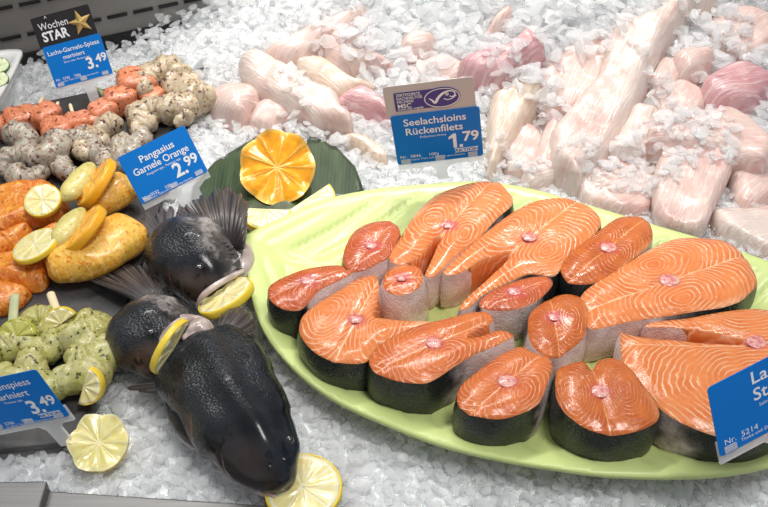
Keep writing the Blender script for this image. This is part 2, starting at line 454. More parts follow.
# salmon steaks ------------------------------------------------
SG = 'salmon steaks on the green platter'
def steak(label, px, codes, spine, belly, mat, th=.046, z0=PLZ, flare=0.0, bone=.007, halfw=None, tilt=0.0, dome=.0035, lift=(0,0)):
    zt = z0+th
    N = len(px)
    val = {'d': (0., 0.), 's': (1., 0.), 'f': (1., 1.), 'm': (.5, 0.)}
    raw = [(x, y, *val[c]) for (x, y), c in zip(px, codes)]
    sm = catmull(raw, 5)
    pts = []; cod = []
    for x, y, s_, f_ in sm:
        p = P(x, y, zt); pts.append((p.x, p.y)); cod.append((s_, f_))
    if area2(pts) < 0: pts.reverse(); cod.reverse()
    sp = P(*spine, zt); be = P(*belly, zt)
    ux = Vector((be.x-sp.x, be.y-sp.y)).normalized(); uy = Vector((-ux.y, ux.x))
    vo, fo, ds, mp = grid_fill(pts, .0036)
    W = halfw or max(abs((Vector(p)-sp.xy).dot(uy)) for p in pts)
    seed = random.random()*50
    def pat(x, y):
        r = Vector((x-sp.x, y-sp.y)); return (r.dot(ux)*100, r.dot(uy)*100, W*100)
    def ztop(x, y, d):
        r = Vector((x-sp.x, y-sp.y))
        mid = abs(r.dot(uy))
        z = zt + dome*(sst(0, .012, d)-.6) + noise.noise(Vector((x*38, y*38, seed)))*.0016
        z -= .0016*math.exp(-(mid/.003)**2)
        return z + (x-sp.x)*lift[0] + (y-sp.y)*lift[1]
    e = empty('salmon_steak', (sp.x, sp.y, z0), label, 'salmon steak', SG)
    tv = [(v.x, v.y, ztop(v.x, v.y, d)) for v, d in zip(vo, ds)]
    bz = z0+.001
    # the cut face, the flesh walls and the underside make one flesh mesh
    V = list(tv); A = [pat(v[0], v[1]) for v in tv]; Fc = list(fo)
    o = len(V); V += [(v[0], v[1], bz) for v in tv]; A += A[:o]; Fc += [tuple(i+o for i in reversed(f)) for f in fo]
    n = len(pts)
    cx = sum(p[0] for p in pts)/n; cy = sum(p[1] for p in pts)/n
    # side wall rings
    K = 6
    ring = []
    for k in range(K+1):
        t = k/K; row = []
        for i in range(n):
            a = Vector(pts[i-1]); b = Vector(pts[(i+1) % n]); d = b-a
            nr = Vector((d.y, -d.x)).normalized()
            off = .0022*math.sin(PI*min(1, t*1.05))+flare*t+.0006*t
            off += noise.noise(Vector((pts[i][0]*60, pts[i][1]*60, t*4+seed)))*.0009*(t > 0)
            z1 = tv[mp[i]][2]; z = z1+(bz-z1)*t
            row.append((pts[i][0]+nr.x*off, pts[i][1]+nr.y*off, z))
        ring.append(row)
    SV = []; SA = []; SF = []; FF = []
    for k in range(K+1):
        for i in range(n): SV.append(ring[k][i]); SA.append((cod[i][0]+.15*(k/K-.5), cod[i][1], k/K))
    for k in range(K):
        for i in range(n):
            j = (i+1) % n; f = (k*n+i, (k+1)*n+i, (k+1)*n+j, k*n+j)
            (FF if (cod[i][1]+cod[j][1])/2 > .5 else SF).append(f)
    SVI = []
    for k in range(K+1):
        for i in range(n):
            cd_ = 0 if cod[i][1] > .5 else .0007
            p_ = Vector(ring[k][i]); a = Vector(pts[i-1]); b = Vector(pts[(i+1) % n]); d = b-a; nr = Vector((d.y, -d.x)).normalized()
            SVI.append((p_.x-nr.x*cd_, p_.y-nr.y*cd_, p_.z))
    o = len(V); V += SVI; A += [(pat(v[0], v[1])[0]*1.0+(v[2]-zt)*60, pat(v[0], v[1])[1], W*100) for v in SV]
    ALLF = [(k*n+i, (k+1)*n+i, (k+1)*n+(i+1) % n, k*n+(i+1) % n) for k in range(K) for i in range(n)]
    Fc += [tuple(i+o for i in f) for f in ALLF]
    rm = {}
    for i in range(n): rm[o+i] = mp[i]; rm[o+K*n+i] = mp[i]+len(tv)
    Fc = [tuple(rm.get(i, i) for i in f) for f in Fc]
    def compact(V, F, A):
        used = sorted({i for f in F for i in f}); m = {u: i for i, u in enumerate(used)}
        return [V[u] for u in used], [tuple(m[i] for i in f) for f in F], [A[u] for u in used]
    V, Fc, A = compact(V, Fc, A)
    mesh_obj('flesh', V, Fc, mat, e, attrs={'pat': A})
    if SF:
        V, SF, A = compact(SV, SF, SA); mesh_obj('skin', V, SF, M_SKIN, e, attrs={'skin': A})
    if bone:
        bm = bmesh.new(); bmesh.ops.create_uvsphere(bm, u_segments=20, v_segments=10, radius=1)
        for v in bm.verts:
            q = v.co.copy(); k = 1+.18*noise.noise(q*1.7+Vector((seed, 0, 0)))
            v.co = Vector((sp.x+q.x*bone*k, sp.y+q.y*bone*.85*k, zt+.0010+q.z*.0014))
        vv = [v.co.copy() for v in bm.verts]; ff = [[l.index for l in f.verts] for f in bm.faces]; bm.free()
        mesh_obj('backbone', vv, ff, M_BONE, e)
    return e
steak('large rearmost salmon steak with two spread belly flaps, behind the upright tail piece',
  [(389,256),(403,232),(418,210),(434,195),(452,187),(475,181),(497,180),(508,190),(513,202),(501,214),(489,226),(474,241),(456,256),(443,268),(432,276),(425,274),(430,262),(436,248),(441,234),(432,240),(418,256),(400,264)],
  'ssmmdddddmmsssssfffffs', (449,226), (425,252), M_FL_LIGHT, bone=.006)
steak('wide salmon steak at the back middle of the platter, its open flaps pointing down left',
  [(443,272),(459,254),(483,233),(504,217),(521,206),(542,198),(566,197),(587,204),(599,214),(600,226),(585,243),(568,256),(558,272),(550,275),(528,273),(505,283),(483,294),(470,305),(459,308),(468,295),(489,277),(506,260),(509,251),(500,252),(480,260),(458,273)],
  'ssmmdddddddddmmssssffffffs', (529,238), (478,278), M_FL_LIGHT, bone=.007)
steak('deep orange salmon steak with red spot at the back right, black skin below it',
  [(561,269),(566,257),(579,245),(599,230),(617,217),(632,215),(646,218),(653,230),(650,243),(637,255),(614,273),(590,282),(570,281)],
  'dddddssssmddd', (608,248), (640,222), M_FL_DEEP, bone=.008)
steak('largest round salmon steak, at the right, with pale backbone ring and dark skin edge',
  [(582,293),(606,276),(629,260),(657,244),(684,237),(716,238),(736,245),(750,262),(758,281),(748,294),(737,302),(716,308),(680,313),(641,319),(612,325),(590,328),(587,311)],
  'ssmdddddddddmssss', (669,281), (590,308), M_FL_LIGHT, bone=.0095)
steak('big pale orange salmon steak at the front right, behind the cropped blue price card',
  [(621,333),(628,334),(662,338),(700,341),(738,342),(742,338),(705,330),(668,326),(646,325),(655,320),(684,317),(716,312),(744,308),(772,309),(800,320),(816,350),(812,392),(790,420),(756,436),(722,436),(690,426),(666,412),(645,393),(631,375),(623,362)],
  'sffffffssssmddddddddmmmss', (756,343), (640,345), M_FL_LIGHT, bone=.009)
steak('small upright tail piece of salmon with all-round pale skin on the platter',
  [(383,284),(386,272),(395,266),(410,264),(420,268),(423,278),(418,288),(404,294),(389,292)], 'sssssssss', (402,279), (420,276), M_FL_MID, flare=.006, bone=.0045, dome=.002)
steak('small reddish salmon steak at the rear left, just behind the upright pale tail piece',
  [(343,257),(346,244),(354,231),(368,222),(385,219),(396,223),(400,233),(395,245),(389,256),(378,262),(366,268),(353,270),(345,265)], 'ddddddddssssd', (371,246), (388,228), M_FL_ROSE, bone=.006)
steak('leftmost salmon steak on the platter, dark orange with black skin',
  [(268,287),(278,278),(297,271),(318,265),(338,263),(351,267),(352,272),(338,280),(321,288),(310,299),(301,308),(285,308),(271,300)], 'ddddmsssssddd', (308,281), (342,268), M_FL_ROSE, bone=.007)
steak('bent salmon steak in the front left of the platter with pale orange curved stripes',
  [(299,327),(304,313),(320,300),(340,288),(355,279),(375,274),(379,284),(377,300),(373,314),(385,317),(410,319),(432,321),(426,327),(408,332),(388,341),(374,352),(366,361),(350,363),(330,359),(314,350),(303,338)],
  'ddsssssffffsssmdddddd', (356,320), (372,290), M_FL_LIGHT, bone=.006, halfw=.055)
steak('wide front salmon steak with red centre, black scaly skin and two ends pointing right',
  [(369,360),(374,348),(394,334),(421,323),(451,316),(472,311),(487,311),(494,319),(484,325),(466,336),(480,335),(500,329),(514,335),(497,344),(477,352),(454,366),(431,380),(417,382),(394,379),(375,371)],
  'dddddsssffsssssmdddd', (434,344), (486,320), M_FL_MID, bone=.007, th=.050)
steak('front salmon steak with pink centre, between the wide red-centred one and the heart-shaped one',
  [(457,396),(462,383),(481,367),(505,351),(521,345),(531,350),(548,355),(553,365),(549,379),(539,402),(521,412),(497,418),(473,414),(460,406)], 'ddmssssssmdddd', (507,382), (540,354), M_FL_MID, bone=.008, th=.050)
steak('front salmon steak with heart-shaped top and pale square bone, nearest the lower platter rim',
  [(556,375),(560,367),(574,362),(584,361),(592,368),(600,359),(615,357),(628,365),(643,383),(657,402),(659,417),(643,428),(615,433),(588,428),(567,414),(557,398)], 'ddsssssmmddddddd', (600,392), (591,360), M_FL_DEEP, bone=.008, th=.050)
steak('small oval salmon steak with magenta centre in the middle of the platter',
  [(528,323),(531,311),(545,300),(564,293),(580,296),(588,307),(588,323),(582,339),(568,350),(555,357),(540,352),(530,339)], 'ddddssssssss', (554,318), (560,354), M_FL_DEEP, bone=.0055)
steak('small narrow salmon steak with dark skin, in front of the wide back middle steak',
  [(479,302),(489,292),(510,282),(533,276),(549,276),(553,282),(548,290),(533,302),(513,309),(490,309)], 'dddddddsss', (514,292), (545,280), M_FL_ROSE, bone=.006)
# puffy pieces --------------------------------------------------
def puff(name, label, cat, group, px, th, mat, axis_px, zf=None, rnd=.016, bumpy=.003, parent=None, z0off=-.004, sharp=False, step=.0045, n=4):
    zf = zf or h
    pts = []
    for x, y in catmull(px, n):
        d = ray(x, y)
        p = G(x, y, th*.45) if zf is h else P(x, y, zf(0, 0)+th*.45)
        pts.append((p.x, p.y))
    if area2(pts) < 0: pts.reverse()
    vo, fo, ds, mp = grid_fill(pts, step)
    a = P(*axis_px[0], .03); b = P(*axis_px[1], .03); ux = Vector((b.x-a.x, b.y-a.y)).normalized(); uy = Vector((-ux.y, ux.x))
    seed = random.random()*90
    V = []; A = []
    for v, d in zip(vo, ds):
        t = min(1, d/rnd); k = math.sqrt(max(0, 1-(1-t)**2))
        if sharp: k = min(1, .55+.45*k)
        z = zf(v.x, v.y)+th*.18+th*.82*k + (noise.noise(Vector((v.x*30, v.y*30, seed)))*bumpy*2 + noise.noise(Vector((v.x*75, v.y*75, seed)))*bumpy*.6)*k
        V.append((v.x, v.y, z)); r = Vector((v.x, v.y))-a.xy; A.append((r.dot(ux)*100, r.dot(uy)*100, 1))
    m = len(V)
    for v in vo: V.append((v.x, v.y, zf(v.x, v.y)+z0off))
    A += A[:m]
    F_ = list(fo)+[tuple(i+m for i in reversed(f)) for f in fo]+[(mp[i], mp[i]+m, mp[(i+1) % len(mp)]+m, mp[(i+1) % len(mp)]) for i in range(len(mp))]
    o = mesh_obj(name, V, F_, mat, parent, attrs={'pat': A})
    if parent is None: tag(o, label, cat, group)
    return o
FG = 'white fish fillets in the crushed ice'
fills = []
def fil(label, px, th, mat, ax_, **kw):
    mx = sum(p[0] for p in px)/len(px); my = sum(p[1] for p in px)/len(px); px = [(mx+(x-mx)*1.14, my+(y-my)*1.14) for x, y in px]; th = th*1.1+.004; kw.setdefault('rnd', .016)
    o = puff('fish_fillet', label, 'fish fillet', FG, px, th, mat, ax_, **kw); fills.append(o); return o
fil('long pale pink fish loin lying slantwise in ice behind the orange half', [(247,71),(263,65),(283,74),(310,90),(332,99),(337,112),(346,120),(342,128),(321,124),(297,116),(277,105),(258,94),(249,83)], .034, M_WF, ((247,71),(345,125)), sharp=True)
fil('short blunt pink fish loin at the left end of the fillet heap', [(209,104),(219,97),(241,90),(255,93),(259,104),(250,114),(241,122),(225,117),(212,112)], .030, M_WP, ((212,105),(255,95)))
fil('small folded pink fish piece just left above the orange half', [(258,109),(270,104),(285,110),(288,122),(268,131),(250,127)], .022, M_WP, ((258,127),(280,105)))
fil('slim pink fillet running up the ice to the upper left, partly buried', [(263,57),(291,40),(316,26),(354,13),(361,18),(338,36),(305,55),(280,64)], .022, M_WP, ((263,57),(360,15)))
fil('fillet with grey shiny skin and reddish end, upper left of the white price card', [(326,52),(338,37),(355,39),(378,58),(393,65),(372,70),(350,72),(331,66)], .026, M_WP, ((330,50),(390,67)))
fil('thin silvery fillet strip above the long pale loin', [(299,66),(324,62),(355,81),(374,90),(352,97),(334,99),(312,86)], .022, M_WT, ((299,66),(370,92)))
fil('ragged reddish fillet left of the certified fishery price card', [(338,105),(355,93),(372,95),(392,112),(394,122),(376,119),(356,112)], .024, M_WR, ((338,105),(392,118)))
fil('dark pink fillet sticking out of the ice right above the certified fishery price card', [(462,68),(485,54),(507,48),(523,36),(535,46),(542,58),(521,70),(505,81),(480,84)], .030, M_WR, ((464,75),(535,45)))
fil('tan and pink fillet with fine stripes right beside the certified fishery price card', [(491,106),(506,95),(531,89),(540,102),(525,126),(509,149),(492,168),(488,146)], .030, M_WT, ((490,165),(535,92)), bumpy=.002)
fil('narrow pink fillet end between the striped fillet and the big folded one', [(540,138),(554,122),(562,138),(561,158),(538,174),(535,155)], .024, M_WP, ((540,172),(556,125)))
fil('small pale fillet tip lying just behind the platter edge', [(522,178),(536,170),(567,163),(570,169),(553,182),(532,189)], .018, M_WF, ((522,182),(568,166)))
fil('very long folded fillet reaching from the top edge down to the middle of the ice', [(558,158),(557,134),(577,108),(600,79),(613,40),(648,26),(680,-3),(708,-4),(706,14),(682,24),(662,51),(649,79),(634,110),(610,150),(594,162),(584,174),(573,170)], .036, M_WF, ((575,165),(690,5)), bumpy=.004)
fil('fillet with ragged white front end right of the long folded fillet', [(609,157),(616,138),(632,113),(657,121),(655,136),(647,157),(626,160)], .028, M_WF, ((615,158),(645,118)), bumpy=.004)
fil('plump curved fillet at the right, resting on the square-cut block', [(651,151),(657,131),(688,128),(719,117),(747,129),(764,146),(767,159),(755,171),(720,162),(682,160)], .038, M_WP, ((651,145),(765,160)))
fil('square-cut thick fish block behind the largest round salmon steak', [(662,166),(690,160),(724,164),(728,172),(712,206),(698,232),(668,226),(657,205)], .030, M_WP, ((700,230),(722,168)), sharp=True, rnd=.008)
fil('flat smooth pale fillet at the right edge behind the largest round salmon steak', [(716,216),(745,212),(785,210),(810,225),(800,258),(768,252),(745,243),(722,232)], .016, M_WF, ((790,220),(715,232)), rnd=.01)
fil('rosy fillet showing through the ice near the right edge, above the plump curved one', [(704,87),(723,71),(747,70),(769,86),(750,107),(716,108)], .026, M_WR, ((704,95),(768,85)))
fil('pale fillet tip standing out of the ice right of the bright patch', [(487,34),(490,24),(498,15),(512,9),(510,18),(500,28)], .020, M_WP, ((487,32),(512,10)))
fil('small pinkish fillet end in the ice straight above the certified fishery price card', [(401,44),(415,34),(434,41),(428,50),(408,55)], .022, M_WP, ((401,48),(434,42)))
fil('thin tan fish strip beside the right tip of the dark leaf', [(340,141),(356,139),(376,146),(386,157),(380,163),(362,153)], .014, M_WT, ((340,141),(385,160)), rnd=.006)
fil('rosy fillet buried at the top between the long folded fillet and the right edge', [(672,62),(690,52),(712,56),(705,72),(684,80)], .024, M_WP, ((672,70),(712,58)))
for lab, lst in (('fish fillet almost wholly buried under ice at the upper right', [([(560,60),(575,45),(600,40),(608,62),(590,95),(562,110),(548,90)],(560,100),(600,45)), ([(715,20),(740,10),(768,18),(770,45),(740,55),(718,42)],(715,40),(768,20)), ([(660,90),(680,82),(700,92),(700,115),(672,122),(658,110)],(660,120),(700,85)), ([(662,60),(680,70),(676,90),(655,100),(648,80)],(655,100),(676,65)), ([(735,170),(768,165),(772,195),(745,205),(733,190)],(733,200),(770,170))]),
                 ('fish fillet almost wholly buried under ice beside the certified fishery price card', [([(505,140),(530,128),(545,150),(528,175),(508,170)],(508,172),(535,130)), ([(410,70),(440,58),(462,66),(455,80),(425,84)],(410,80),(460,64)), ([(545,70),(560,60),(566,100),(548,125),(538,100)],(545,120),(560,65))]),
                 ('fish fillet almost wholly buried under ice between platter and folded fillet', [([(570,178),(600,165),(640,168),(655,190),(640,210),(600,205)],(575,200),(650,170)), ([(600,120),(618,105),(640,110),(640,130),(615,140)],(600,138),(640,108))])):
    for px, a_, b_ in lst:
        o = fil(lab, px, .014, M_WP, (a_, b_))
# slate board ------------------------------------------------------
SLZ = .012
sl = [(p.x, p.y) for p in PXZ([(207,66),(80,441),(-70,456),(-120,300),(-60,124)], SLZ)]
o = slab('slate_board', sl, SLZ-.009, SLZ, M_SLATE); bv = o.modifiers.new('b', 'BEVEL'); bv.width = .0015; bv.segments = 2
tag(o, 'black slate board at the left under the skewers and marinated fillets', 'board')
excl.append(sl)
slz = lambda x, y: SLZ+.0005
# leaf -------------------------------------------------------------
lf_px = [(188,212),(192,186),(214,160),(245,142),(264,136),(276,158),(296,158),(311,136),(336,145),(355,164),(364,188),(340,196),(300,212),(250,222),(215,222)]
LZ = .015
lf = poly_world(lf_px, LZ, 1)
if area2(lf) < 0: lf.reverse()
sm = []
for i, p in enumerate(lf): sm.append(p)
vo, fo, ds, mp = grid_fill(sm, .006)
V = [(v.x, v.y, LZ+.003*math.sin(v.x*40)+.003*noise.noise(Vector((v.x*10, v.y*6, 0)))) for v in vo]; m_ = len(V)
V += [(v[0], v[1], v[2]-.0012) for v in V]
F_ = list(fo)+[tuple(i+m_ for i in reversed(f)) for f in fo]+[(mp[i], mp[i]+m_, mp[(i+1) % len(mp)]+m_, mp[(i+1) % len(mp)]) for i in range(len(mp))]
tag(mesh_obj('banana_leaf', V, F_, M_LEAF), 'dark green oval leaf with a notch lying on the ice under the orange half', 'leaf')
excl.append([((p[0]-sum(q[0] for q in lf)/len(lf))*.97+sum(q[0] for q in lf)/len(lf), (p[1]-sum(q[1] for q in lf)/len(lf))*.97+sum(q[1] for q in lf)/len(lf)) for p in lf])
# citrus -----------------------------------------------------------
def frame(nrm, upish=Vector((0,0,1))):
    n_ = nrm.normalized(); x = upish.cross(n_)
    if x.length < 1e-4: x = Vector((1,0,0))
    x.normalize(); return x, n_.cross(x), n_
def citrus_slice(name, label, cat, c, nrm, r, mat, rmat, th=.006, a0=0, a1=360, rx=1.0, roll=0, group=None, xdir=None, pulpname='pulp', bend=0):
    X, Y, Z = frame(nrm)
    if xdir is not None:
        X = (xdir-Z*xdir.dot(Z)).normalized(); Y = Z.cross(X)
    e = empty(name, c, label, cat, group)
    full = abs(a1-a0) >= 359
    NA = 40; NR = 8
    def pt(rr, a, z):
        x = math.cos(a)*rr*r*rx; y = math.sin(a)*rr*r
        return c+X*x+Y*y+Z*(z+bend*(x*x)/r)
    for part, rs, m in ((pulpname, (0.0, .93), mat), ('rind', (.93, 1.0), rmat)):
        V = []; A = []; Fc = []
        nr = NR if part == pulpname else 3
        na = NA if full else NA+1
        for side in (1, -1):
            for i in range(nr+1):
                for k in range(na):
                    t = rs[0]+(rs[1]-rs[0])*i/nr; a = R(a0+(a1-a0)*k/NA)
                    rr = t*(1+.012*math.sin(3*a+1))
                    z = side*th*.5*(1.0 if part == pulpname or i < nr else .55)
                    if part == pulpname: z += side*.0006*math.sin(9*a)
                    V.append(pt(rr, a, z)); A.append((t, (a/(2*PI)) % 1.0 if not full else k/NA, 1))
        S = (nr+1)*na
        cols = NA
        for s_ in range(2):
            for i in range(nr):
                for k in range(cols):
                    k2 = (k+1) % na
                    f = (s_*S+i*na+k, s_*S+(i+1)*na+k, s_*S+(i+1)*na+k2, s_*S+i*na+k2)
                    Fc.append(f if s_ == 0 else f[::-1])
        for i in ([nr] if part == pulpname else [0, nr]):
            for k in range(cols):
                k2 = (k+1) % na; Fc.append((i*na+k, S+i*na+k, S+i*na+k2, i*na+k2))
        if not full:
            for k in (0, NA):
                for i in range(nr): Fc.append((i*na+k, (i+1)*na+k, S+(i+1)*na+k, S+i*na+k))
        mesh_obj(part, V, Fc, m, e, attrs={'pat': A})
    return e
def citrus_half(name, label, c, nrm, r, mat, rmat, nz, amp, petal=.0, depth=.85, roll=0):
    X, Y, Z = frame(nrm); e = empty(name, c, label, 'citrus half')
    NA = nz*16; NR = 12
    def zz(a):
        t = (a*nz/(2*PI)) % 1.0; return abs(2*t-1)
    V = []; A = []; Fc = []
    for i in range(NR+1):
        for k in range(NA):
            a = 2*PI*k/NA; t = i/NR; w = zz(a+roll)
            rr = t*(1-petal*(1-w)**1.2*t*t)
            z = amp*(w-.5)*t**5 - .003*(1-t)+.0008*math.sin(a*10)*t*(1-t)*3
            V.append(c+X*math.cos(a)*rr*r+Y*math.sin(a)*rr*r+Z*z); A.append((min(t*.9+.0, .95), ((a+roll)/(2*PI)) % 1.0, 1))
    for i in range(NR):
        for k in range(NA):
            k2 = (k+1) % NA; Fc.append((i*NA+k, (i+1)*NA+k, (i+1)*NA+k2, i*NA+k2))
    mesh_obj('pulp', V, Fc, mat, e, attrs={'pat': A})
    V = []; Fc = []; M_ = 12
    for i in range(M_+1):
        for k in range(NA):
            a = 2*PI*k/NA; w = zz(a+roll); t = i/M_
            ph = t*PI/2
            r_top = r*(1-petal*(1-w)**1.2); fade = math.cos(ph)
            rr = (r*1.0*(1-t)+0*t) ; rr = (r_top*(1-t)**2+r*1.03*(1-(1-t)**2))*math.cos(ph)**.8 if i else r_top
            if i < 1: rr = r_top
            z = (amp*(w-.5))*(1-t)**2*1.0 - depth*r*math.sin(ph)
            V.append(c+X*math.cos(a)*rr+Y*math.sin(a)*rr+Z*z)
    for i in range(M_):
        for k in range(NA):
            k2 = (k+1) % NA; Fc.append((i*NA+k, i*NA+k2, (i+1)*NA+k2, (i+1)*NA+k))
    mesh_obj('rind', V, Fc, rmat, e)
    return e
UPC = lambda k: (Vector((0,0,1))*(1-k) + (-CF)*k).normalized()    # a face leaning towards the customer
citrus_half('orange_half', 'orange half with zigzag-cut rim propped on the dark leaf', P(277,167,.045), Vector((0,-.62,.70)), .0420, M_ORG, M_RINDY, 7, .009, .055)
citrus_half('lemon_half', 'lemon half with a scalloped rim lying in the ice at the lower left', P(98,442,.022), Vector((0,-.35,.9)), .0265, M_LEMZ, M_RINDL, 6, .006, .09, depth=.7)
citrus_slice('lemon_slice', 'pale lemon wedge lying left under the orange half', 'lemon slice', P(266,212,.024), Vector((0,-.2,1)), .026, M_LEM, M_RINDL, .011, 180, 360, xdir=Vector((1,-.05,0)), rx=1.05)
citrus_slice('lemon_slice', 'pale lemon wedge lying right under the orange half, touching the platter', 'lemon slice', P(308,201,.026), Vector((0,-.2,1)), .030, M_LEM, M_RINDL, .011, 180, 360, xdir=Vector((.85,.75,0)), rx=1.0)
# ---------------------------------------------------------------- lofts
def loft(name, rings, mat, parent=None, NA=36, sub=5, bumpy=0, flat=.0, capped=True, attrs_fn=None, label=None, seed=None, axis_up=None, deform=None):
    """rings: (centre Vector, half width, half height)"""
    seed = random.random()*70 if seed is None else seed
    rr = [(c.x, c.y, c.z, w, hh) for c, w, hh in rings]
    sm = catmull(rr, sub, closed=False)
    V = []; A = []; N = len(sm)
    tot = 0; prev = None
    for i, (x, y, z, w, hh) in enumerate(sm):
        c = Vector((x, y, z)); a = Vector(sm[max(i-1, 0)][:3]); b = Vector(sm[min(i+1, N-1)][:3])
        T = (b-a).normalized(); U = axis_up or Vector((0,0,1)); S = T.cross(U)
        if S.length < 1e-3: S = Vector((1,0,0))
        S.normalize(); U2 = S.cross(T).normalized()
        if prev is not None: tot += (c-prev).length
        prev = c
        w = max(w, .0003); hh = max(hh, .0003)
        for k in range(NA):
            an = 2*PI*k/NA; sx = math.cos(an); sy = math.sin(an)
            if sy < 0 and flat: sy *= (1-flat)
            df = deform(i/(N-1), an) if deform else 1.0
            p = c+S*sx*w*df+U2*sy*hh*df
            if bumpy: p += (S*sx+U2*sy)*noise.noise(p*45+Vector((seed, 0, 0)))*bumpy*min(1, w/.01) + (S*sx+U2*sy)*noise.noise(p*130+Vector((seed, 0, 0)))*bumpy*.35*min(1, w/.01)
            V.append(p)
            A.append((tot*100 if not attrs_fn else i/(N-1), (1-math.sin(an))/2 if attrs_fn else sx*w*100, sx))
    Fc = []
    for i in range(N-1):
        for k in range(NA):
            k2 = (k+1) % NA; Fc.append((i*NA+k, i*NA+k2, (i+1)*NA+k2, (i+1)*NA+k))
    if capped: Fc.append(tuple(range(NA))); Fc.append(tuple(range((N-1)*NA+NA-1, (N-1)*NA-1, -1)))
    return mesh_obj(name, V, Fc, mat, parent, attrs={'pat': A}, label=label)
def fan(name, root, edge, mat, parent, z_root, z_edge, arch=.01, jag=.12, nr=10, na=110, label=None, th=.0014):
    """root: two pixels (base of the fin), edge: pixels along the free edge"""
    e = catmull(edge, 10, closed=False); V = []; A = []
    m = len(e)
    for j in range(na+1):
        t = j/na; q = e[min(m-1, int(t*(m-1)))]; q2 = e[min(m-1, int(t*(m-1))+1)]; fr = t*(m-1)-int(t*(m-1))
        ex = q[0]*(1-fr)+q2[0]*fr; ey = q[1]*(1-fr)+q2[1]*fr
        rx = root[0][0]*(1-t)+root[1][0]*t; ry = root[0][1]*(1-t)+root[1][1]*t
        jg = 1-jag*(.75*abs(noise.noise(Vector((t*9, root[0][0], 0))))*1.6+.25*random.random())
        if random.random() < .07: jg -= jag*1.6
        for i in range(nr+1):
            s_ = i/nr*(jg if i > nr*.6 else 1) if i <= nr*.6 else (.6+(i/nr-.6)*((jg-.6)/.4))
            z = z_root+(z_edge-z_root)*s_+arch*math.sin(PI*s_)*.8+.0007*math.sin(j*.9)*s_
            V.append(P(rx+(ex-rx)*s_, ry+(ey-ry)*s_, z)); A.append((s_, t, 0))
    n = len(V); V += [v-Vector((0, 0, th)) for v in V]; A += A
    F_ = []
    for j in range(na):
        for i in range(nr):
            a = j*(nr+1)+i; f = (a, a+1, a+nr+2, a+nr+1); F_.append(f); F_.append(tuple(k+n for k in reversed(f)))
    for j in range(na):
        for i in (0, nr): a = j*(nr+1)+i; F_.append((a, a+nr+1, a+nr+1+n, a+n))
    for i in range(nr):
        for j in (0, na): a = j*(nr+1)+i; F_.append((a, a+1, a+1+n, a+n))
    return mesh_obj(name, V, F_, mat, parent, attrs={'pat': A}, label=label)
def ball(name, c, r, mat, parent, sq=(1,1,1)):
    bm = bmesh.new(); bmesh.ops.create_uvsphere(bm, u_segments=20, v_segments=12, radius=r)
    vv = [Vector((v.co.x*sq[0], v.co.y*sq[1], v.co.z*sq[2]))+c for v in bm.verts]; ff = [[v.index for v in f.verts] for f in bm.faces]; bm.free()
    return mesh_obj(name, vv, ff, mat, parent)
def strands(name, base, n_, ln, mat, parent, dirv, w=.0016):
    """a comb of short pointed gill rakers along a polyline"""
    V = []; F_ = []
    b = catmull([tuple(p) for p in base], 8, closed=False)
    for i in range(n_):
        c = Vector(b[int(i/(n_-1)*(len(b)-1))]); a2 = Vector(b[min(len(b)-1, int(i/(n_-1)*(len(b)-1))+1)])
        t = (a2-c); t = t.normalized() if t.length > 0 else Vector((1,0,0))
        l = ln*random.uniform(.5, 1.1); tip = c+dirv*l+t*random.uniform(-.3, .3)*l; up = t.cross(dirv).normalized()
        o = len(V); V += [c-t*w, c+t*w, c+up*w, tip]; F_ += [(o, o+1, o+2), (o, o+1, o+3), (o+1, o+2, o+3), (o+2, o, o+3)]
    return mesh_obj(name, V, F_, mat, parent, smooth=False)
def head_shape(gill, eye, ridge=.05):
    """raised gill cover, eye bulges, a ridge along the crown and a lightly pinched cheek"""
    def f(t, an):
        side = abs(math.cos(an)); up = math.sin(an)
        k = 1 + .075*sst(gill+.05, gill-.02, t)*0
        g = (t-gill-.05*math.sin(an))                       # the gill cover stands proud behind the cheek
        k += .085*(1-sst(-.004, .03, g))*sst(.25, .8, side)*sst(.0, .12, t)
        k += .05*(1-sst(-.004, .025, t-gill+.16-.04*math.sin(an)))*sst(.3, .8, side)
        k += .10*math.exp(-((t-eye)/.05)**2-((side-.80)/.16)**2)*(up > 0)
        k -= .05*math.exp(-((t-eye-.13)/.07)**2)*sst(.3, .8, side)
        k += ridge*math.exp(-(side/.22)**2)*(up > 0)*sst(1.0, .5, t)
        k -= ridge*.7*math.exp(-((side-.45)/.2)**2)*(up > 0)
        return k
    return f
HG = 'salmon heads on the ice'
# head at the back
e = empty('salmon', P(195,270,.0), 'dark salmon head at the back, lemon slice in its mouth, fan of fins behind', 'fish head', HG)
Z1 = .036
loft('head', [(P(163,233,Z1), .005, .006), (P(167,237,Z1), .020, .022), (P(176,244,Z1), .0325, .033), (P(187,253,Z1+.001), .0385, .038), (P(199,265,Z1), .0385, .037), (P(209,277,Z1-.002), .035, .031), (P(217,287,Z1-.004), .031, .024), (P(222,294,Z1-.006), .025, .017), (P(221,293,Z1-.006), .021, .013), (P(214,285,Z1-.006), .016, .008), (P(206,277,Z1-.006), .004, .003)],
     M_HEAD1, e, bumpy=.0016, attrs_fn=1, flat=.1, NA=64, deform=head_shape(.33, .55, .03))
loft('gill_cover', [(P(236,236,.036), .003, .004), (P(240,248,.035), .010, .010), (P(242,262,.033), .012, .012), (P(240,277,.028), .009, .008), (P(236,288,.024), .003, .003)], M_GILL, e, bumpy=.002, label='pale pink torn gill cover')
loft('lower_jaw', [(P(240,285,.020), .004, .004), (P(228,296,.018), .008, .007), (P(212,306,.018), .009, .007), (P(199,308,.02), .005, .005)], M_GILL, e, bumpy=.001)
strands('gill_rakers', [P(228,240,.062), P(238,254,.055), P(241,268,.048)], 14, .014, M_FIN, e, Vector((-.75,-.5,.12)), .0012)
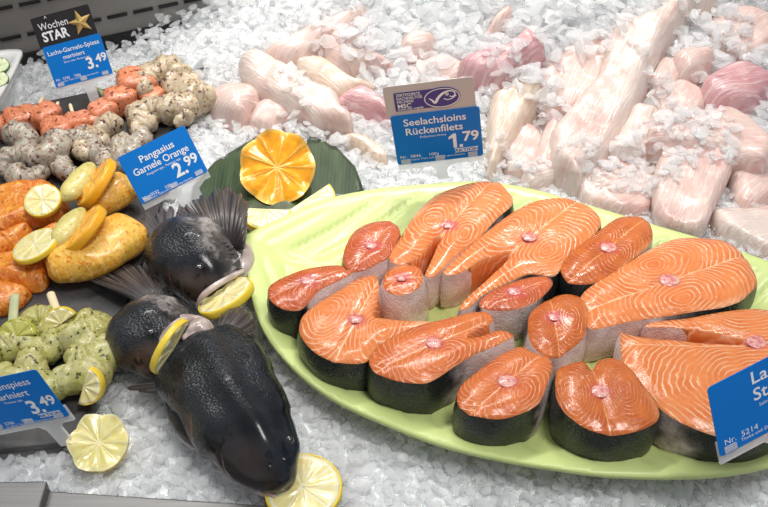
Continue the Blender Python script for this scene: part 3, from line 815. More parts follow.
fan('pectoral_fin', [(212,240),(240,252)], [(182,222),(176,210),(192,200),(205,190),(222,184),(238,188),(248,200),(248,222),(246,246)], M_FIN, e, .045, .060, .012, .20)
fan('pelvic_fin', [(172,238),(162,246)], [(192,212),(182,202),(165,205),(150,208),(136,218),(136,228)], M_FIN, e, .032, .035, .006, .3, na=40)
loft('upper_lip', [(P(198,307,.030), .002, .002), (P(200,300,.044), .0025, .0025), (P(207,292,.050), .003, .003), (P(220,283,.053), .003, .003), (P(233,276,.050), .003, .003), (P(243,271,.040), .002, .002)], M_GILL, e, NA=16, bumpy=.0015, label='pale grey lip edge')
ball('eye', P(199,266,.0725), .0042, M_EYE, e, (1,1,.5))
# middle head
e = empty('salmon', P(160,340,.0), 'brownish black salmon head in the middle, upright lemon wedge in its open mouth', 'fish head', HG)
Z2 = .034
loft('head', [(P(126,319,Z2), .005, .006), (P(129,322,Z2), .020, .022), (P(137,328,Z2), .032, .032), (P(149,335,Z2), .0375, .037), (P(161,341,Z2), .038, .035), (P(172,345,Z2), .035, .030), (P(181,348,Z2-.002), .033, .025), (P(184,350,Z2-.002), .029, .021), (P(180,348,Z2-.002), .022, .015), (P(168,343,Z2-.002), .016, .010), (P(160,340,Z2-.002), .004, .003)],
     M_HEAD2, e, bumpy=.0016, attrs_fn=1, flat=.1, NA=64, deform=head_shape(.33, .5, .03))
loft('gill_cover', [(P(176,318,.055), .004, .003), (P(190,324,.052), .010, .008), (P(202,332,.047), .012, .010), (P(210,343,.04), .007, .006)], M_GILL, e, bumpy=.002, label='pale torn gill cover')
strands('gill_rakers', [P(186,334,.056), P(198,338,.055), P(210,346,.05)], 12, .015, M_GILL, e, Vector((.1,-.8,.05)), .0014)
loft('upper_lip', [(P(152,368,.020), .002, .002), (P(156,356,.040), .004, .004), (P(163,342,.056), .005, .005), (P(174,328,.066), .005, .005), (P(186,320,.066), .004, .004), (P(193,319,.060), .002, .002)], M_GILL, e, NA=16, bumpy=.0015, label='pale lip edge')
loft('gill_tissue', [(P(183,338,.050), .004, .004), (P(192,334,.056), .012, .012), (P(203,336,.056), .013, .012), (P(213,344,.048), .008, .008), (P(218,350,.042), .002, .002)], M_GILL, e, NA=48, sub=8, bumpy=.009, label='torn white gill tissue')
ball('eye', P(151,331,.069), .0040, M_EYE, e, (1,1,.5))
fan('tail_fin', [(168,300),(146,306)], [(150,268),(132,262),(112,264),(95,270),(80,276),(98,284),(118,293)], M_FIN, e, .030, .020, .012, .22)
fan('pectoral_fin', [(214,332),(226,352)], [(222,312),(236,305),(250,310),(257,322),(256,338),(250,356)], M_FIN, e, .058, .056, .010, .16, na=70)
# front head
e = empty('salmon', P(235,420,.0), 'largest salmon head in front, black scaly, snout pointing at the lower lemon slice', 'fish head', HG)
Z3 = .037
loft('head', [(P(197,352,Z3), .024, .018), (P(199,356,Z3), .038, .030), (P(206,365,Z3), .0425, .037), (P(217,380,Z3), .0430, .040), (P(232,406,Z3), .0415, .040), (P(247,430,Z3-.001), .0395, .037), (P(261,452,Z3-.004), .0340, .032), (P(272,468,Z3-.009), .0275, .026), (P(281,480,Z3-.014), .018, .019), (P(286,487,Z3-.017), .010, .012), (P(288,490,Z3-.018), .002, .003)],
     M_HEAD, e, bumpy=.0014, attrs_fn=1, NA=72, sub=8, flat=.1, deform=head_shape(.50, .70, .06))
loft('lower_jaw', [(P(190,418,.012), .006, .006), (P(212,445,.012), .010, .008), (P(240,470,.012), .010, .009), (P(266,488,.012), .008, .008), (P(280,495,.012), .003, .004)], M_GILL, e, bumpy=.001, label='pale jaw edge')
loft('gill_cover', [(P(166,395,.030), .004, .010), (P(176,412,.028), .009, .016), (P(190,432,.026), .010, .016), (P(204,448,.022), .005, .009)], M_HEAD, e, bumpy=.001, attrs_fn=1)
loft('mouth_edge', [(P(196,440,.018), .002, .002), (P(212,455,.020), .003, .003), (P(236,473,.021), .0032, .003), (P(258,487,.020), .003, .003), (P(276,496,.018), .0022, .002)], M_MOUTH, e, NA=12, bumpy=.001, label='pink mouth edge')
for q_ in ((270,466,.052),(284,459,.050)): ball('nostril', P(*q_), .0016, M_EYE, e, (1,1,.6))
ball('eye', P(246,456,.050), .0045, M_EYE, e, (1,1,.9)); ball('eye', P(289,440,.050), .0045, M_EYE, e, (1,1,.9))
fan('pectoral_fin', [(172,372),(172,392)], [(160,376),(150,378),(138,382),(126,388),(140,392),(156,394)], M_FIN, e, .030, .022, .004, .2, na=36)
# lemon in the mouths
def IN(dx, dy, cs):
    """a direction leaning dx,dy across the picture plane of a customer's view, facing the customer by cs"""
    v = Vector((dx, dy)).normalized()*math.sqrt(1-cs*cs); return (CR*v.x-CU*v.y-CF*cs).normalized()
citrus_slice('lemon_slice', 'lemon slice held in the mouth of the salmon head at the back', 'lemon slice', P(226,298,.046), IN(-.45,-.85,.40), .0285, M_LEM, M_RINDL, .0085)
citrus_slice('lemon_wedge', 'thin lemon wedge standing in the mouth of the middle salmon head', 'lemon wedge', P(171,346,.078), IN(.87,.5,.14), .0265, M_LEM, M_RINDL, .0060, 90, 270, xdir=IN(.5,-.85,.0)*.0+CF*1.0)
citrus_slice('lemon_slice', 'round lemon slice under the snout of the front salmon head', 'lemon slice', P(303,489,.014), Vector((0,-.08,1)), .0325, M_LEM, M_RINDL, .007)
# ------------------------------------------------------- shrimps, skewers
def box_chunk(name, c, sx, sy, sz, ang, mat, parent, tilt=0, seed=None):
    bm = bmesh.new(); bmesh.ops.create_cube(bm, size=2); bmesh.ops.subdivide_edges(bm, edges=bm.edges, cuts=7, use_grid_fill=True)
    seed = random.random()*90
    M3 = Matrix.Rotation(ang, 3, 'Z') @ Matrix.Rotation(tilt, 3, 'Y')
    V = []; A = []
    for v in bm.verts:
        q = v.co.copy(); s_ = (abs(q.x)**4+abs(q.y)**4+abs(q.z)**4)**.25; q = q/s_
        q *= 1+.12*noise.noise(q*1.3+Vector((seed, 0, 0)))+.05*noise.noise(q*4+Vector((seed, 0, 0)))
        l = Vector((q.x*sx, q.y*sy, q.z*sz)); V.append(c+M3 @ l); A.append((l.x*100, l.y*100, 1))
    ff = [[v.index for v in f.verts] for f in bm.faces]; bm.free()
    return mesh_obj(name, V, ff, mat, parent, attrs={'pat': A})
def shrimp(c, r, ang, mat, parent, span=215, fat=1.0, label=None, name='shrimp', tag_=None, flip=1):
    """curled peeled shrimp lying on its side: a tapering ringed body that ends in a tail"""
    N = 15; rings = []
    for i in range(N):
        t = i/(N-1); a = ang+flip*R(span)*t
        rad = r*(1-.22*t); w = r*.93*fat*(math.sin(min(1, t*3+.28)*PI/2))*(1-.55*t**1.6)*(1+.09*math.sin(t*6*2*PI))
        if i == 0: w *= .4
        if i == N-1: w *= .5
        rings.append((c+Vector((math.cos(a)*rad, math.sin(a)*rad, .003*math.sin(t*3))), w, w*1.05))
    return loft(name, rings, mat, parent, NA=20, sub=3, bumpy=.0045)
def stick(a, b, w, th, mat, parent):
    d = (b-a).normalized(); s_ = d.cross(Vector((0,0,1))).normalized(); u = s_.cross(d)
    V = []; F_ = []
    prof = []
    for k in range(12):
        an = 2*PI*k/12; prof.append((math.cos(an)*w, math.sin(an)*th))
    for (t, sc) in ((0, .55), (.03, .9), (.06, 1), (.94, 1), (.97, .9), (1, .55)):
        for (x, y) in prof: V.append(a.lerp(b, t)+s_*x*sc+u*y*sc)
    for i in range(5):
        for k in range(12): F_.append((i*12+k, i*12+(k+1) % 12, (i+1)*12+(k+1) % 12, (i+1)*12+k))
    F_ += [tuple(range(12)), tuple(range(71, 59, -1))]
    return mesh_obj('wooden_stick', V, F_, mat, parent, smooth=True)
def skewer(label, group, s0, s1, items, wood=M_WOOD, w=.0022, ztip=.030, cat='skewer'):
    base = P(s1[0], s1[1], SLZ)
    e = empty('shrimp_skewer', base, label, cat, group)
    a_ = P(s0[0], s0[1], ztip); b_ = P(s1[0], s1[1], .022); b_ = a_.lerp(b_, .45); stick(a_, b_, w, .0018, wood, e)
    for it in items:
        k, x, y, r = it[:4]; m = it[4] if len(it) > 4 else None; ang = it[5] if len(it) > 5 else random.uniform(0, 6.28)
        c = P(x, y, SLZ+r*.8+(it[6] if len(it) > 6 else 0))
        if k == 'c': box_chunk('salmon_cube', c, r*1.05, r*.9, r*.85, ang, M_SALC, e)
        elif k == 's': shrimp(c, r, ang, m or M_SHR, e, flip=random.choice((1,-1)))
    return e
U = 'salmon and shrimp skewers on the slate'
skewer('leftmost salmon and shrimp skewer, grey spiced shrimp curled below its salmon cube', U, (43,97), (14,160), [('c',21,121,.0185,None,.4),('s',14,147,.019,None,2.5),('s',18,168,.0175,None,.3),('c',8,127,.015,None,1)], M_WOOD)
skewer('salmon and shrimp skewer with a big curled shrimp, second from the left edge', U, (58,102), (40,165), [('c',46,117,.017,None,.9),('s',40,150,.022,None,1.0),('s',30,172,.016,None,3.0),('c',57,131,.017,None,.2)], M_WOOD)
skewer('salmon and shrimp skewer of two small cubes, directly below the star price card stem', U, (70,104), (88,170), [('c',79,124,.0155,None,.2),('c',83,139,.0150,None,1.2),('s',80,152,.018,M_SHR,3),('s',96,150,.017,M_SHR2,1),('s',92,168,.0170,M_SHR,2),('s',74,170,.014,M_SHR,2)], M_WOOD)
skewer('salmon and shrimp skewer behind the orange fish price card', U, (98,88), (142,140), [('c',103,113,.0165,None,.8),('c',121,101,.019,None,.35),('s',112,136,.017,M_SHR2,1),('s',132,124,.018,M_SHR2,2.2),('s',152,122,.020,M_SHR2,.6),('s',130,140,.018,M_SHR,3.6),('s',96,134,.014,M_SHR2,3),('c',90,122,.014,None,.5),('s',172,118,.017,M_SHR2,2.5),('s',120,153,.016,M_SHR,4)], M_WOODG, .0028)
skewer('rearmost salmon and shrimp skewer with light sesame-crusted shrimps at the top of the slate', U, (114,70), (200,98), [('c',138,85,.023,None,.3),('s',163,86,.025,M_SHR2,.4),('c',152,98,.015,None,1),('s',182,101,.021,M_SHR2,3.4),('s',203,89,.023,M_SHR2,5.6),('s',188,84,.020,M_SHR2,2)], M_WOODG, .0028)
GG = 'green herb shrimp skewers on the slate'
skewer('rightmost green herb shrimp skewer, with flat pale stick and lemon wedges', GG, (50,292), (80,375), [('s',66,332,.016,M_SHRG,2),('s',95,338,.016,M_SHRG,3),('s',80,327,.0195,M_SHRG,.4),('s',72,344,.0195,M_SHRG,2),('s',88,352,.0195,M_SHRG,4),('s',76,368,.0195,M_SHRG,1)], M_WOOD, .0040, .042)
skewer('herb shrimp skewer in the middle behind the cropped lower price card', GG, (36,310), (40,375), [('s',41,331,.016,M_SHRG,.4),('s',36,348,.0165,M_SHRG,2),('s',50,360,.0165,M_SHRG,5),('s',56,378,.016,M_SHRG,3)], M_WOOD, .003, .034)
skewer('herb shrimp skewer at the left edge with a flat green stick and a lime wedge', GG, (15,294), (8,375), [('s',6,341,.0165,M_SHRG,1.4),('s',16,357,.0165,M_SHRG,3),('s',2,363,.017,M_SHRG,2),('s',22,372,.016,M_SHRG,0)], M_WOODG, .0045, .046)
citrus_slice('lemon_wedge', 'herb-speckled lemon wedge at the top of the rightmost green skewer', 'lemon wedge', P(62,323,.040), Vector((.1,-.8,.6)), .0155, M_LEM, M_RINDL, .008, 0, 180, xdir=Vector((.8,.3,.45)))
citrus_slice('lemon_wedge', 'herb-speckled lemon wedge at the lower end of the rightmost green skewer', 'lemon wedge', P(86,385,.034), Vector((-.25,-.75,.6)), .0175, M_LEM, M_RINDL, .009, 0, 180, xdir=Vector((-.3,-.5,-.8)))
citrus_slice('lime_wedge', 'yellow green lime wedge by the flat green stick', 'lime wedge', P(18,337,.036), Vector((.1,-.5,.8)), .017, simple('lime_pulp', (.42, .42, .08), (.52, .50, .12), 90, rough=.3, coat=.3), simple('lime_rind', (.55, .50, .04), (.45, .46, .05), 60, rough=.35), .010, 0, 180, xdir=Vector((1,.15,0)))
# marinated pieces -------------------------------------------------
MG = 'orange marinated salmon pieces on the slate'
def sp_(label, px, th, ax_, mat=M_MAR, zb=0, name='salmon_fillet', cat='salmon fillet', grp=MG, **kw):
    return puff(name, label, cat, grp, px, th, mat, ax_, zf=lambda x, y: SLZ+zb, rnd=.009, bumpy=.0022, z0off=.0005, **kw)
sp_('marinated salmon piece under the rear lemon slice', [(-30,200),(-2,192),(25,185),(47,183),(62,193),(69,206),(58,218),(30,224),(0,232),(-30,235)], .023, ((0,210),(65,200)))
sp_('narrow marinated salmon piece with pale cut edge between the two lemon slices', [(-35,247),(0,236),(22,227),(33,228),(31,234),(14,247),(0,258),(-30,262)], .021, ((0,250),(30,230)))
sp_('marinated salmon piece under the front lemon slice', [(-30,275),(0,256),(16,252),(36,236),(56,226),(65,228),(58,240),(52,262),(46,282),(31,288),(0,281),(-30,285)], .021, ((0,270),(50,270)))
sp_('foremost marinated salmon piece at the left edge beside the green skewers', [(-30,300),(-10,285),(10,284),(30,289),(27,297),(17,306),(0,312),(-30,315)], .018, ((0,300),(30,290)))
citrus_slice('lemon_slice', 'spiced lemon slice on the rear marinated salmon piece', 'lemon slice', P(43,201,.044), IN(-.1,-.95,.90), .0195, M_LEM, M_RINDL, .006)
citrus_slice('lemon_slice', 'lemon slice leaning on the front marinated salmon piece', 'lemon slice', P(36,246,.046), IN(-.38,-.93,.62), .0245, M_LEM, M_RINDL, .006)
PG = 'yellow marinated pangasius rolls on the slate'
def roll(label, pts):
    o = loft('fish_roll', pts, M_PANG, None, NA=32, bumpy=.003, flat=.1); tag(o, label, 'fish roll', PG); return o
roll('rear yellow marinated fish roll behind the blue pangasius price card', [(P(80,206,.032), .004, .004), (P(86,203,.032), .018, .016), (P(100,198,.033), .023, .019), (P(116,192,.033), .023, .019), (P(128,188,.032), .018, .015), (P(132,186,.031), .004, .004)])
roll('front yellow marinated fish roll, larger, at the edge of the slate', [(P(47,270,.032), .005, .005), (P(54,268,.032), .017, .016), (P(75,260,.034), .026, .021), (P(98,249,.035), .031, .022), (P(120,238,.034), .030, .021), (P(135,232,.032), .022, .017), (P(140,229,.031), .006, .005)])
OG = 'orange slices on the fish rolls'
citrus_slice('orange_slice', 'orange slice standing on the rear yellow fish roll', 'orange slice', P(97,184,.052), IN(-.80,-.55,.42), .0300, M_ORG, M_RINDY, .010)
citrus_slice('orange_slice', 'orange slice standing on the front yellow fish roll', 'orange slice', P(84,230,.055), IN(-.72,-.65,.42), .0290, M_ORG, M_RINDY, .010)
for x, y, z, lab in ((79,185,.046,'pale yellow peeled shrimp beside the rear orange slice'), (70,230,.050,'pale yellow peeled shrimp beside the front orange slice')):
    a = [(P(x-17, y+16, z-.004), .003, .003), (P(x-11, y+10, z), .010, .008), (P(x-3, y, z+.002), .0135, .010), (P(x+5, y-10, z+.003), .012, .010), (P(x+11, y-17, z+.002), .007, .007), (P(x+13, y-20, z), .002, .002)]
    tag(loft('peeled_shrimp', a, M_SHRY, None, NA=20, bumpy=.002), lab, 'shrimp')
# dish at the upper left --------------------------------------------
e = empty('salad_dish', P(-20,80,.0), 'white dish with dark leaf and cucumber slices cut off at the upper left corner', 'dish')
DZ = .050
dp = [(p.x, p.y) for p in (P(x, y, DZ) for x, y in catmull([(18,49),(19,60),(8,82),(-8,108),(-30,140),(-75,135),(-95,95),(-70,62),(-30,54)], 4))]
if area2(dp) < 0: dp.reverse()
vo, fo, ds, mp = grid_fill(dp, .006)
V = [(v.x, v.y, DZ-.034*sst(.007, .026, d)) for v, d in zip(vo, ds)]; m_ = len(V)
V += [(v[0], v[1], v[2]-.004-.0*i) for i, v in enumerate(V)]
F_ = list(fo)+[tuple(i+m_ for i in reversed(f)) for f in fo]+[(mp[i], mp[i]+m_, mp[(i+1) % len(mp)]+m_, mp[(i+1) % len(mp)]) for i in range(len(mp))]
mesh_obj('dish', V, F_, M_DISH, e)
base_p = [(p.x, p.y) for p in dp]if False else dp
cx = sum(p[0] for p in dp)/len(dp); cy = sum(p[1] for p in dp)/len(dp)
V = []; F_ = []
for k, (sc, z) in enumerate(((.62, .0), (.62, .016), (.80, .03), (1.0, .047))):
    for p in dp: V.append((cx+(p[0]-cx)*sc, cy+(p[1]-cy)*sc, z))
n_ = len(dp)
for k in range(3):
    for i in range(n_): F_.append((k*n_+i, k*n_+(i+1) % n_, (k+1)*n_+(i+1) % n_, (k+1)*n_+i))
mesh_obj('outer_wall', V, F_, M_DISH, e)
excl.append(dp)
inn = [(cx+(p[0]-cx)*.76, cy+(p[1]-cy)*.76) for p in dp]
vo, fo, ds, mp = grid_fill(inn, .008)
V = [(v.x, v.y, .036+.006*noise.noise(Vector((v.x*40, v.y*40, 2)))) for v in vo]; m_ = len(V); V += [(v[0], v[1], v[2]-.002) for v in V]
F_ = list(fo)+[tuple(i+m_ for i in reversed(f)) for f in fo]
tag(mesh_obj('salad_leaf', V, F_, M_LEAF), 'dark green leaf lining the white dish in the upper left corner', 'leaf')
for i, (x, y, lab) in enumerate(((1,66,'upper cucumber slice in the white corner dish'), (0,80,'lower cucumber slice in the white corner dish'))):
    citrus_slice('cucumber_slice', lab, 'cucumber slice', P(x-1, y, .052), Vector((.1,-.3,1)), .0115, M_CUC, M_CUCR, .004)
# ---------------------------------------------------------------- price cards
def solve(r, d, A):
    rd = r[0]*d[0]+r[1]*d[1]; R2 = r[0]**2+r[1]**2; D2 = d[0]**2+d[1]**2
    lo, hi = 1e-3, 400
    f = lambda z: R2+(rd/z)**2-A*A*(D2+z*z)
    for _ in range(60):
        m = (lo+hi)/2
        if f(m) > 0: lo = m
        else: hi = m
    dz = max(lo, 4); return -rd/dz, dz
def rrect(w, hh, r, n=5):
    out = []
    for cx, cy, a0 in ((w-r, -r, 90), (r, -r, 180-0), (r, -hh+r, 180), (w-r, -hh+r, 270)): pass
    for cx, cy, a0 in ((w-r, -r, 0), (r, -r, 90), (r, -hh+r, 180), (w-r, -hh+r, 270)):
        for k in range(n+1):
            a = R(a0+90*k/n); out.append((cx+math.cos(a)*r, cy+math.sin(a)*r))
    return out
class Card:
    def __init__(s, name, label, tl, r, d, depth, A=1.42):
        rz, dz = solve(r, d, A)
        O = PD(tl[0], tl[1], depth); k = depth/F
        Rv = (CR*r[0]-CU*r[1]+CF*rz)*k; Dv = (CR*d[0]-CU*d[1]+CF*dz)*k
        s.O = O; s.w = Rv.length; s.h = Dv.length; s.X = Rv.normalized(); Dn = (Dv-s.X*Dv.dot(s.X)).normalized(); s.Y = -Dn; s.N = s.X.cross(s.Y).normalized()
        foot = O+s.X*s.w*.5+Dn*s.h*1.4
        s.e = empty(name, (foot.x, foot.y, 0), label, 'price card')
    def pt(s, x, y, z): return s.O+s.X*x*s.w+s.Y*y*s.w+s.N*z      # x,y in card widths, y up from the top edge (negative is down)
    def plate(s, name, pts, z0, z1, mat, parent=None, label=None):
        n = len(pts); V = [s.pt(x, y, z1) for x, y in pts]+[s.pt(x, y, z0) for x, y in pts]
        F_ = [tuple(range(n)), tuple(range(2*n-1, n-1, -1))]+[(i, i+n, (i+1) % n+n, (i+1) % n) for i in range(n)]
        return mesh_obj(name, V, F_, mat, parent or s.e, smooth=False, label=label)
    def rect(s, name, x, y, w, hh, r, z0, z1, mat, parent=None, label=None):
        return s.plate(name, [(x+a, y+b) for a, b in rrect(w, hh, r)], z0, z1, mat, parent, label)
    def text(s, body, x, y, size, parent, mat=None, bold=0.0, align='LEFT', z=.0006, sx=1.0):
        cu = bpy.data.curves.new('lettering', 'FONT'); cu.body = body; cu.size = 1; cu.align_x = align; cu.offset = bold; cu.resolution_u = 3
        o = bpy.data.objects.new('tmp', cu); C.objects.link(o)
        dg = bpy.context.evaluated_depsgraph_get(); me = bpy.data.meshes.new_from_object(o.evaluated_get(dg))
        V = [s.pt(x+v.co.x*size*sx, y+v.co.y*size, z+.0002) for v in me.vertices]
        F_ = [tuple(p.vertices) for p in me.polygons]
        bpy.data.objects.remove(o)
        ob = mesh_obj('lettering', V, F_, mat or M_WHITE, parent, smooth=False)
        return ob
    def one(s, x, y, size, parent):
        """a flagged figure 1 and its point"""
        g = [(.10,0),(.10,.52),(-.06,.44),(-.06,.55),(.13,.70),(.24,.70),(.24,0)]
        s.plate('lettering', [(x+a*size, y+b*size) for a, b in g], .0006, .0009, M_WHITE, parent)
        s.plate('lettering', [(x+(.34+a)*size, y+b*size) for a, b in ((0,0),(.13,0),(.13,.13),(0,.13))], .0006, .0009, M_WHITE, parent)
    def base(s, stem_x=.5, stem_len=.5, stem_w=.16, foot=True, skew=0.0):
        H = s.h/s.w
        s.card = s.rect('card', 0, 0, 1, H, .035, 0, .0006, M_BLUE)
        hold = [(0.0, -H+.13), (1.0, -H+.13), (1.0, -H-.085), (stem_x+stem_w*.95, -H-.085), (stem_x+stem_w*.55, -H-.15), (stem_x+stem_w*.5+skew, -H-stem_len), (stem_x-stem_w*.5+skew, -H-stem_len), (stem_x-stem_w*.55, -H-.15), (stem_x-stem_w*.95, -H-.085), (0.0, -H-.085)]
        s.plate('holder', hold, -.0030, -.0003, M_ACR, label='clear plastic holder and stem')
        for cx in (.10, .5, .88): s.rect('clip', cx-.055, -H+.075, .11, .06, .01, .0007, .0016, M_ACR)
        return H
c = Card('price_card', 'price card with gold star header, salmon shrimp skewer price 3.49', (42,48), (57,-15.5), (10,38), depth_of(P(75,70,.07)))
H = c.base(.55, .62)
hd = c.rect('header_card', -.03, .50, 1.0, .52, .03, -.0012, -.0004, M_DARKCARD, label='charcoal header with gold star')
c.text('Wochen', .06, .27, .17, hd, sx=.85); c.text('STAR', .07, .08, .22, hd, bold=.03, sx=.86)
c.text('^', .20, .42, .10, hd, sx=1)
star = []
for k in range(10):
    a = PI/2+k*PI/5+.12; rr = .215 if k % 2 == 0 else .088; star.append((.755+math.cos(a)*rr, .245+math.sin(a)*rr))
V = [c.pt(x, y, .0004) for x, y in star]+[c.pt(.755, .245, .005)]
mesh_obj('star', V, [(i, (i+1) % 10, 10) for i in range(10)]+[tuple(range(9, -1, -1))], M_GOLD, hd, smooth=False)
c.text('Lachs-Garnele-Spiess', .5, -.16, .105, c.card, bold=.01, align='CENTER'); c.text('mariniert', .47, -.27, .10, c.card, bold=.01, align='CENTER')
c.text('Salmo salar, Penaeus spp.', .5, -.335, .045, c.card, align='CENTER')
c.text('3.', .62, -.53, .27, c.card, bold=.025); c.text('49', .80, -.455, .19, c.card, bold=.025)
c.text('Nr.  5785    100g', .04, -.60, .062, c.card); c.text('In unserer Theke und Zuschnitt ohne Gewaehr', .10, -.635, .035, c.card)
c = Card('price_card', 'blue price card for pangasius with shrimp and orange, price 2.99', (117,158), (64,-35), (22,46), depth_of(P(160,165,.075)))
H = c.base(.62, .50, .30)
c.text('Pangasius', .5, -.20, .135, c.card, bold=.012, align='CENTER'); c.text('Garnele Orange', .5, -.33, .135, c.card, bold=.012, align='CENTER', sx=.92)
c.text('Pangasius spp., Penaeus spp.', .5, -.39, .045, c.card, align='CENTER')
c.text('2.', .58, -.59, .27, c.card, bold=.025); c.text('99', .77, -.515, .19, c.card, bold=.025)
c.text('Nr.  0532     100g', .04, -.66, .062, c.card); c.text('In unserer Theke und Zuschnitt ohne Gewaehr', .10, -.69, .035, c.card)
c = Card('price_card', 'price card with certified fishery fish logo header for Seelachsloins, price 1.79', (390,116.5), (88.5,-9.5), (8.5,44.5), depth_of(P(437,130,.12)))
H = c.base(.5, .30, .12)
hd = c.rect('header_card', -.035, .395, 1.0, .43, .04, -.0012, -.0004, M_GREYCARD, label='pale grey header with violet logo banner')
bn = c.rect('logo_banner', .075, .30, .60, .245, .012, -.0003, .0, M_PURPLE, hd)
ell = [(.60+.20*math.cos(2*PI*k/40)*1.02, .175+.135*math.sin(2*PI*k/40)) for k in range(40)]
c.plate('logo_oval', ell, -.0003, .0001, M_PURPLE, hd)
V = []; F_ = []
def strip(path, w, z=.0006):
    n0 = len(V)
    for i, (x, y) in enumerate(path):
        a = Vector(path[max(0, i-1)]); b = Vector(path[min(len(path)-1, i+1)]); d = (b-a).normalized(); nn = Vector((-d.y, d.x)); ww = w[i] if isinstance(w, list) else w
        V.append(c.pt(x+nn.x*ww, y+nn.y*ww, z)); V.append(c.pt(x-nn.x*ww, y-nn.y*ww, z))
    for i in range(len(path)-1): a = n0+i*2; F_.append((a, a+1, a+3, a+2))
strip([(.60+.192*math.cos(2*PI*k/40), .175+.122*math.sin(2*PI*k/40)) for k in range(41)], .005)
tick = catmull([(.455,.185),(.49,.155),(.52,.118),(.56,.18),(.62,.235),(.69,.255),(.74,.235),(.745,.20),(.72,.175),(.685,.185)], 5, closed=False)
strip(tick, [.004+.012*math.sin(PI*min(1, i/len(tick)*1.6)) if i < len(tick)*.6 else .007 for i in range(len(tick))])
strip([(.62,.16),(.66,.14),(.71,.15),(.76,.19)], .006)
strip([(.66+.014*math.cos(k*PI/4), .215+.014*math.sin(k*PI/4)) for k in range(9)], .006)
mesh_obj('fish_logo', V, F_, M_WHITE, hd, smooth=False)
for i, t_ in enumerate(('ZERTIFIZIERTE', 'NACHHALTIGE', 'FISCHEREI')): c.text(t_, .10, .255-.045*i, .052, bn, bold=.01, sx=.8)
c.text('MSC', .10, .098, .08, bn, bold=.02); c.text('www.msc.org/de', .10, .068, .042, bn, bold=.01)
c.text('Seelachsloins', .49, -.155, .135, c.card, bold=.012, align='CENTER'); c.text('Rückenfilets', .47, -.285, .135, c.card, bold=.012, align='CENTER')
c.text('Pollachius virens', .45, -.345, .045, c.card, align='CENTER')
c.one(.64, -.54, .29, c.card); c.text('79', .78, -.455, .19, c.card, bold=.025)
ak = c.rect('sale_box', .68, -.555, .27, .058, .004, .0006, .0008, M_WHITE, c.card); c.text('AKTION', .815, -.602, .062, ak, M_BLUEPRINT, .02, 'CENTER', z=.001, sx=1.2)
c.text('Nr.  0846     100g', .04, -.615, .062, c.card); c.text('In unserer Theke und Zuschnitt ohne Gewaehr', .12, -.655, .035, c.card)
c = Card('price_card', 'blue price card cut by the left edge before the green skewers, price 3.49 AKTION', (-43,386), (88,-20), (22,51), depth_of(P(20,400,.07)), 1.42)
H = c.base(.70, .42, .17, skew=.02)
c.text('Garnelenspiess', .98, -.17, .135, c.card, bold=.012, align='RIGHT', sx=.85) if False else c.text('Garnelenspiess', .46, -.17, .125, c.card, bold=.008, align='CENTER')
c.text('mariniert', .50, -.31, .125, c.card, bold=.008, align='CENTER'); c.text('Penaeus spp.', .50, -.37, .045, c.card, align='CENTER')
c.text('3.', .60, -.575, .27, c.card, bold=.025); c.text('49', .78, -.495, .19, c.card, bold=.025)
ak = c.rect('sale_box', .66, -.595, .27, .058, .004, .0006, .0008, M_WHITE, c.card); c.text('AKTION', .795, -.642, .062, ak, M_BLUEPRINT, .02, 'CENTER', z=.001, sx=1.2)
c.text('Nr.  5786     100g', .08, -.66, .062, c.card); c.text('In unserer Theke und Zuschnitt ohne Gewaehr', .20, -.695, .035, c.card)
c = Card('price_card', 'blue price card number 5214 cut by the right edge in front of the salmon steaks', (706.5,388), (122,-56), (28,78), depth_of(P(740,430,.135)), 1.45)
H = c.base(.55, .30, .16)
c.text('Lachs', .36, -.17, .165, c.card, bold=.012); c.text('Steak', .36, -.33, .165, c.card, bold=.012)
c.text('Salmo salar', .40, -.40, .045, c.card)
c.text('Nr.  5214', .055, -.60, .078, c.card); c.text('Theke und Zuschnitt ohne Gewaehr', .20, -.645, .045, c.card)
# ---------------------------------------------------------------- crushed ice
M_BED = simple('packed_ice', (.74, .77, .78), (.90, .92, .93), 60, rough=.4, bump=(160, .6, .003))
def chunk_templates(n=14):
    T = []
    for k in range(n):
        bm = bmesh.new(); bmesh.ops.create_icosphere(bm, subdivisions=2, radius=1)
        planes = [(Vector((random.gauss(0,1), random.gauss(0,1), random.gauss(0,1))).normalized(), random.uniform(.35, .80)) for _ in range(11)]
        for v in bm.verts:
            q = v.co.copy()
            for n_, d_ in planes:
                s_ = q.dot(n_)-d_
                if s_ > 0: q -= n_*s_*1.0
            v.co = q
        V = np.array([tuple(v.co) for v in bm.verts]); F_ = np.array([[v.index for v in f.verts] for f in bm.faces]); bm.free()
        T.append((V, F_))
    return T
TPL = chunk_templates()
bvhs = []
for o in fills:
    vs = [o.matrix_basis @ v.co for v in o.data.vertices]; bvhs.append(BVHTree.FromPolygons(vs, [tuple(p.vertices) for p in o.data.polygons]))
def fill_top(x, y):
    z = None
    for b in bvhs:
        hit = b.ray_cast(Vector((x, y, 1)), Vector((0, 0, -1)))
        if hit[0] is not None and (z is None or hit[0].z > z): z = hit[0].z
    return z
def near_excl(x, y):
    return any(inside(x, y, p) for p in excl)
CV = []; CF_ = []; off = 0
def put(x, y, z, s):
    global off
    V, F_ = TPL[random.randrange(len(TPL))]
    q = Matrix.Rotation(random.uniform(0, 6.28), 3, 'Z') @ Matrix.Rotation(random.uniform(-.6, .6), 3, 'X') @ Matrix.Rotation(random.uniform(-.6, .6), 3, 'Y')
    A = np.array(q)*s @ np.diag([random.uniform(.9, 1.5), random.uniform(.8, 1.25), random.uniform(.4, .75)])
    CV.append(V @ A.T+np.array((x, y, z))); CF_.append(F_+off); off += len(V)
front_y = P(384, 512, .01).y-.01
wl = lambda x, y: (Vector((x, y))-wa.xy).dot(wn.xy)     # beyond the back panel when positive
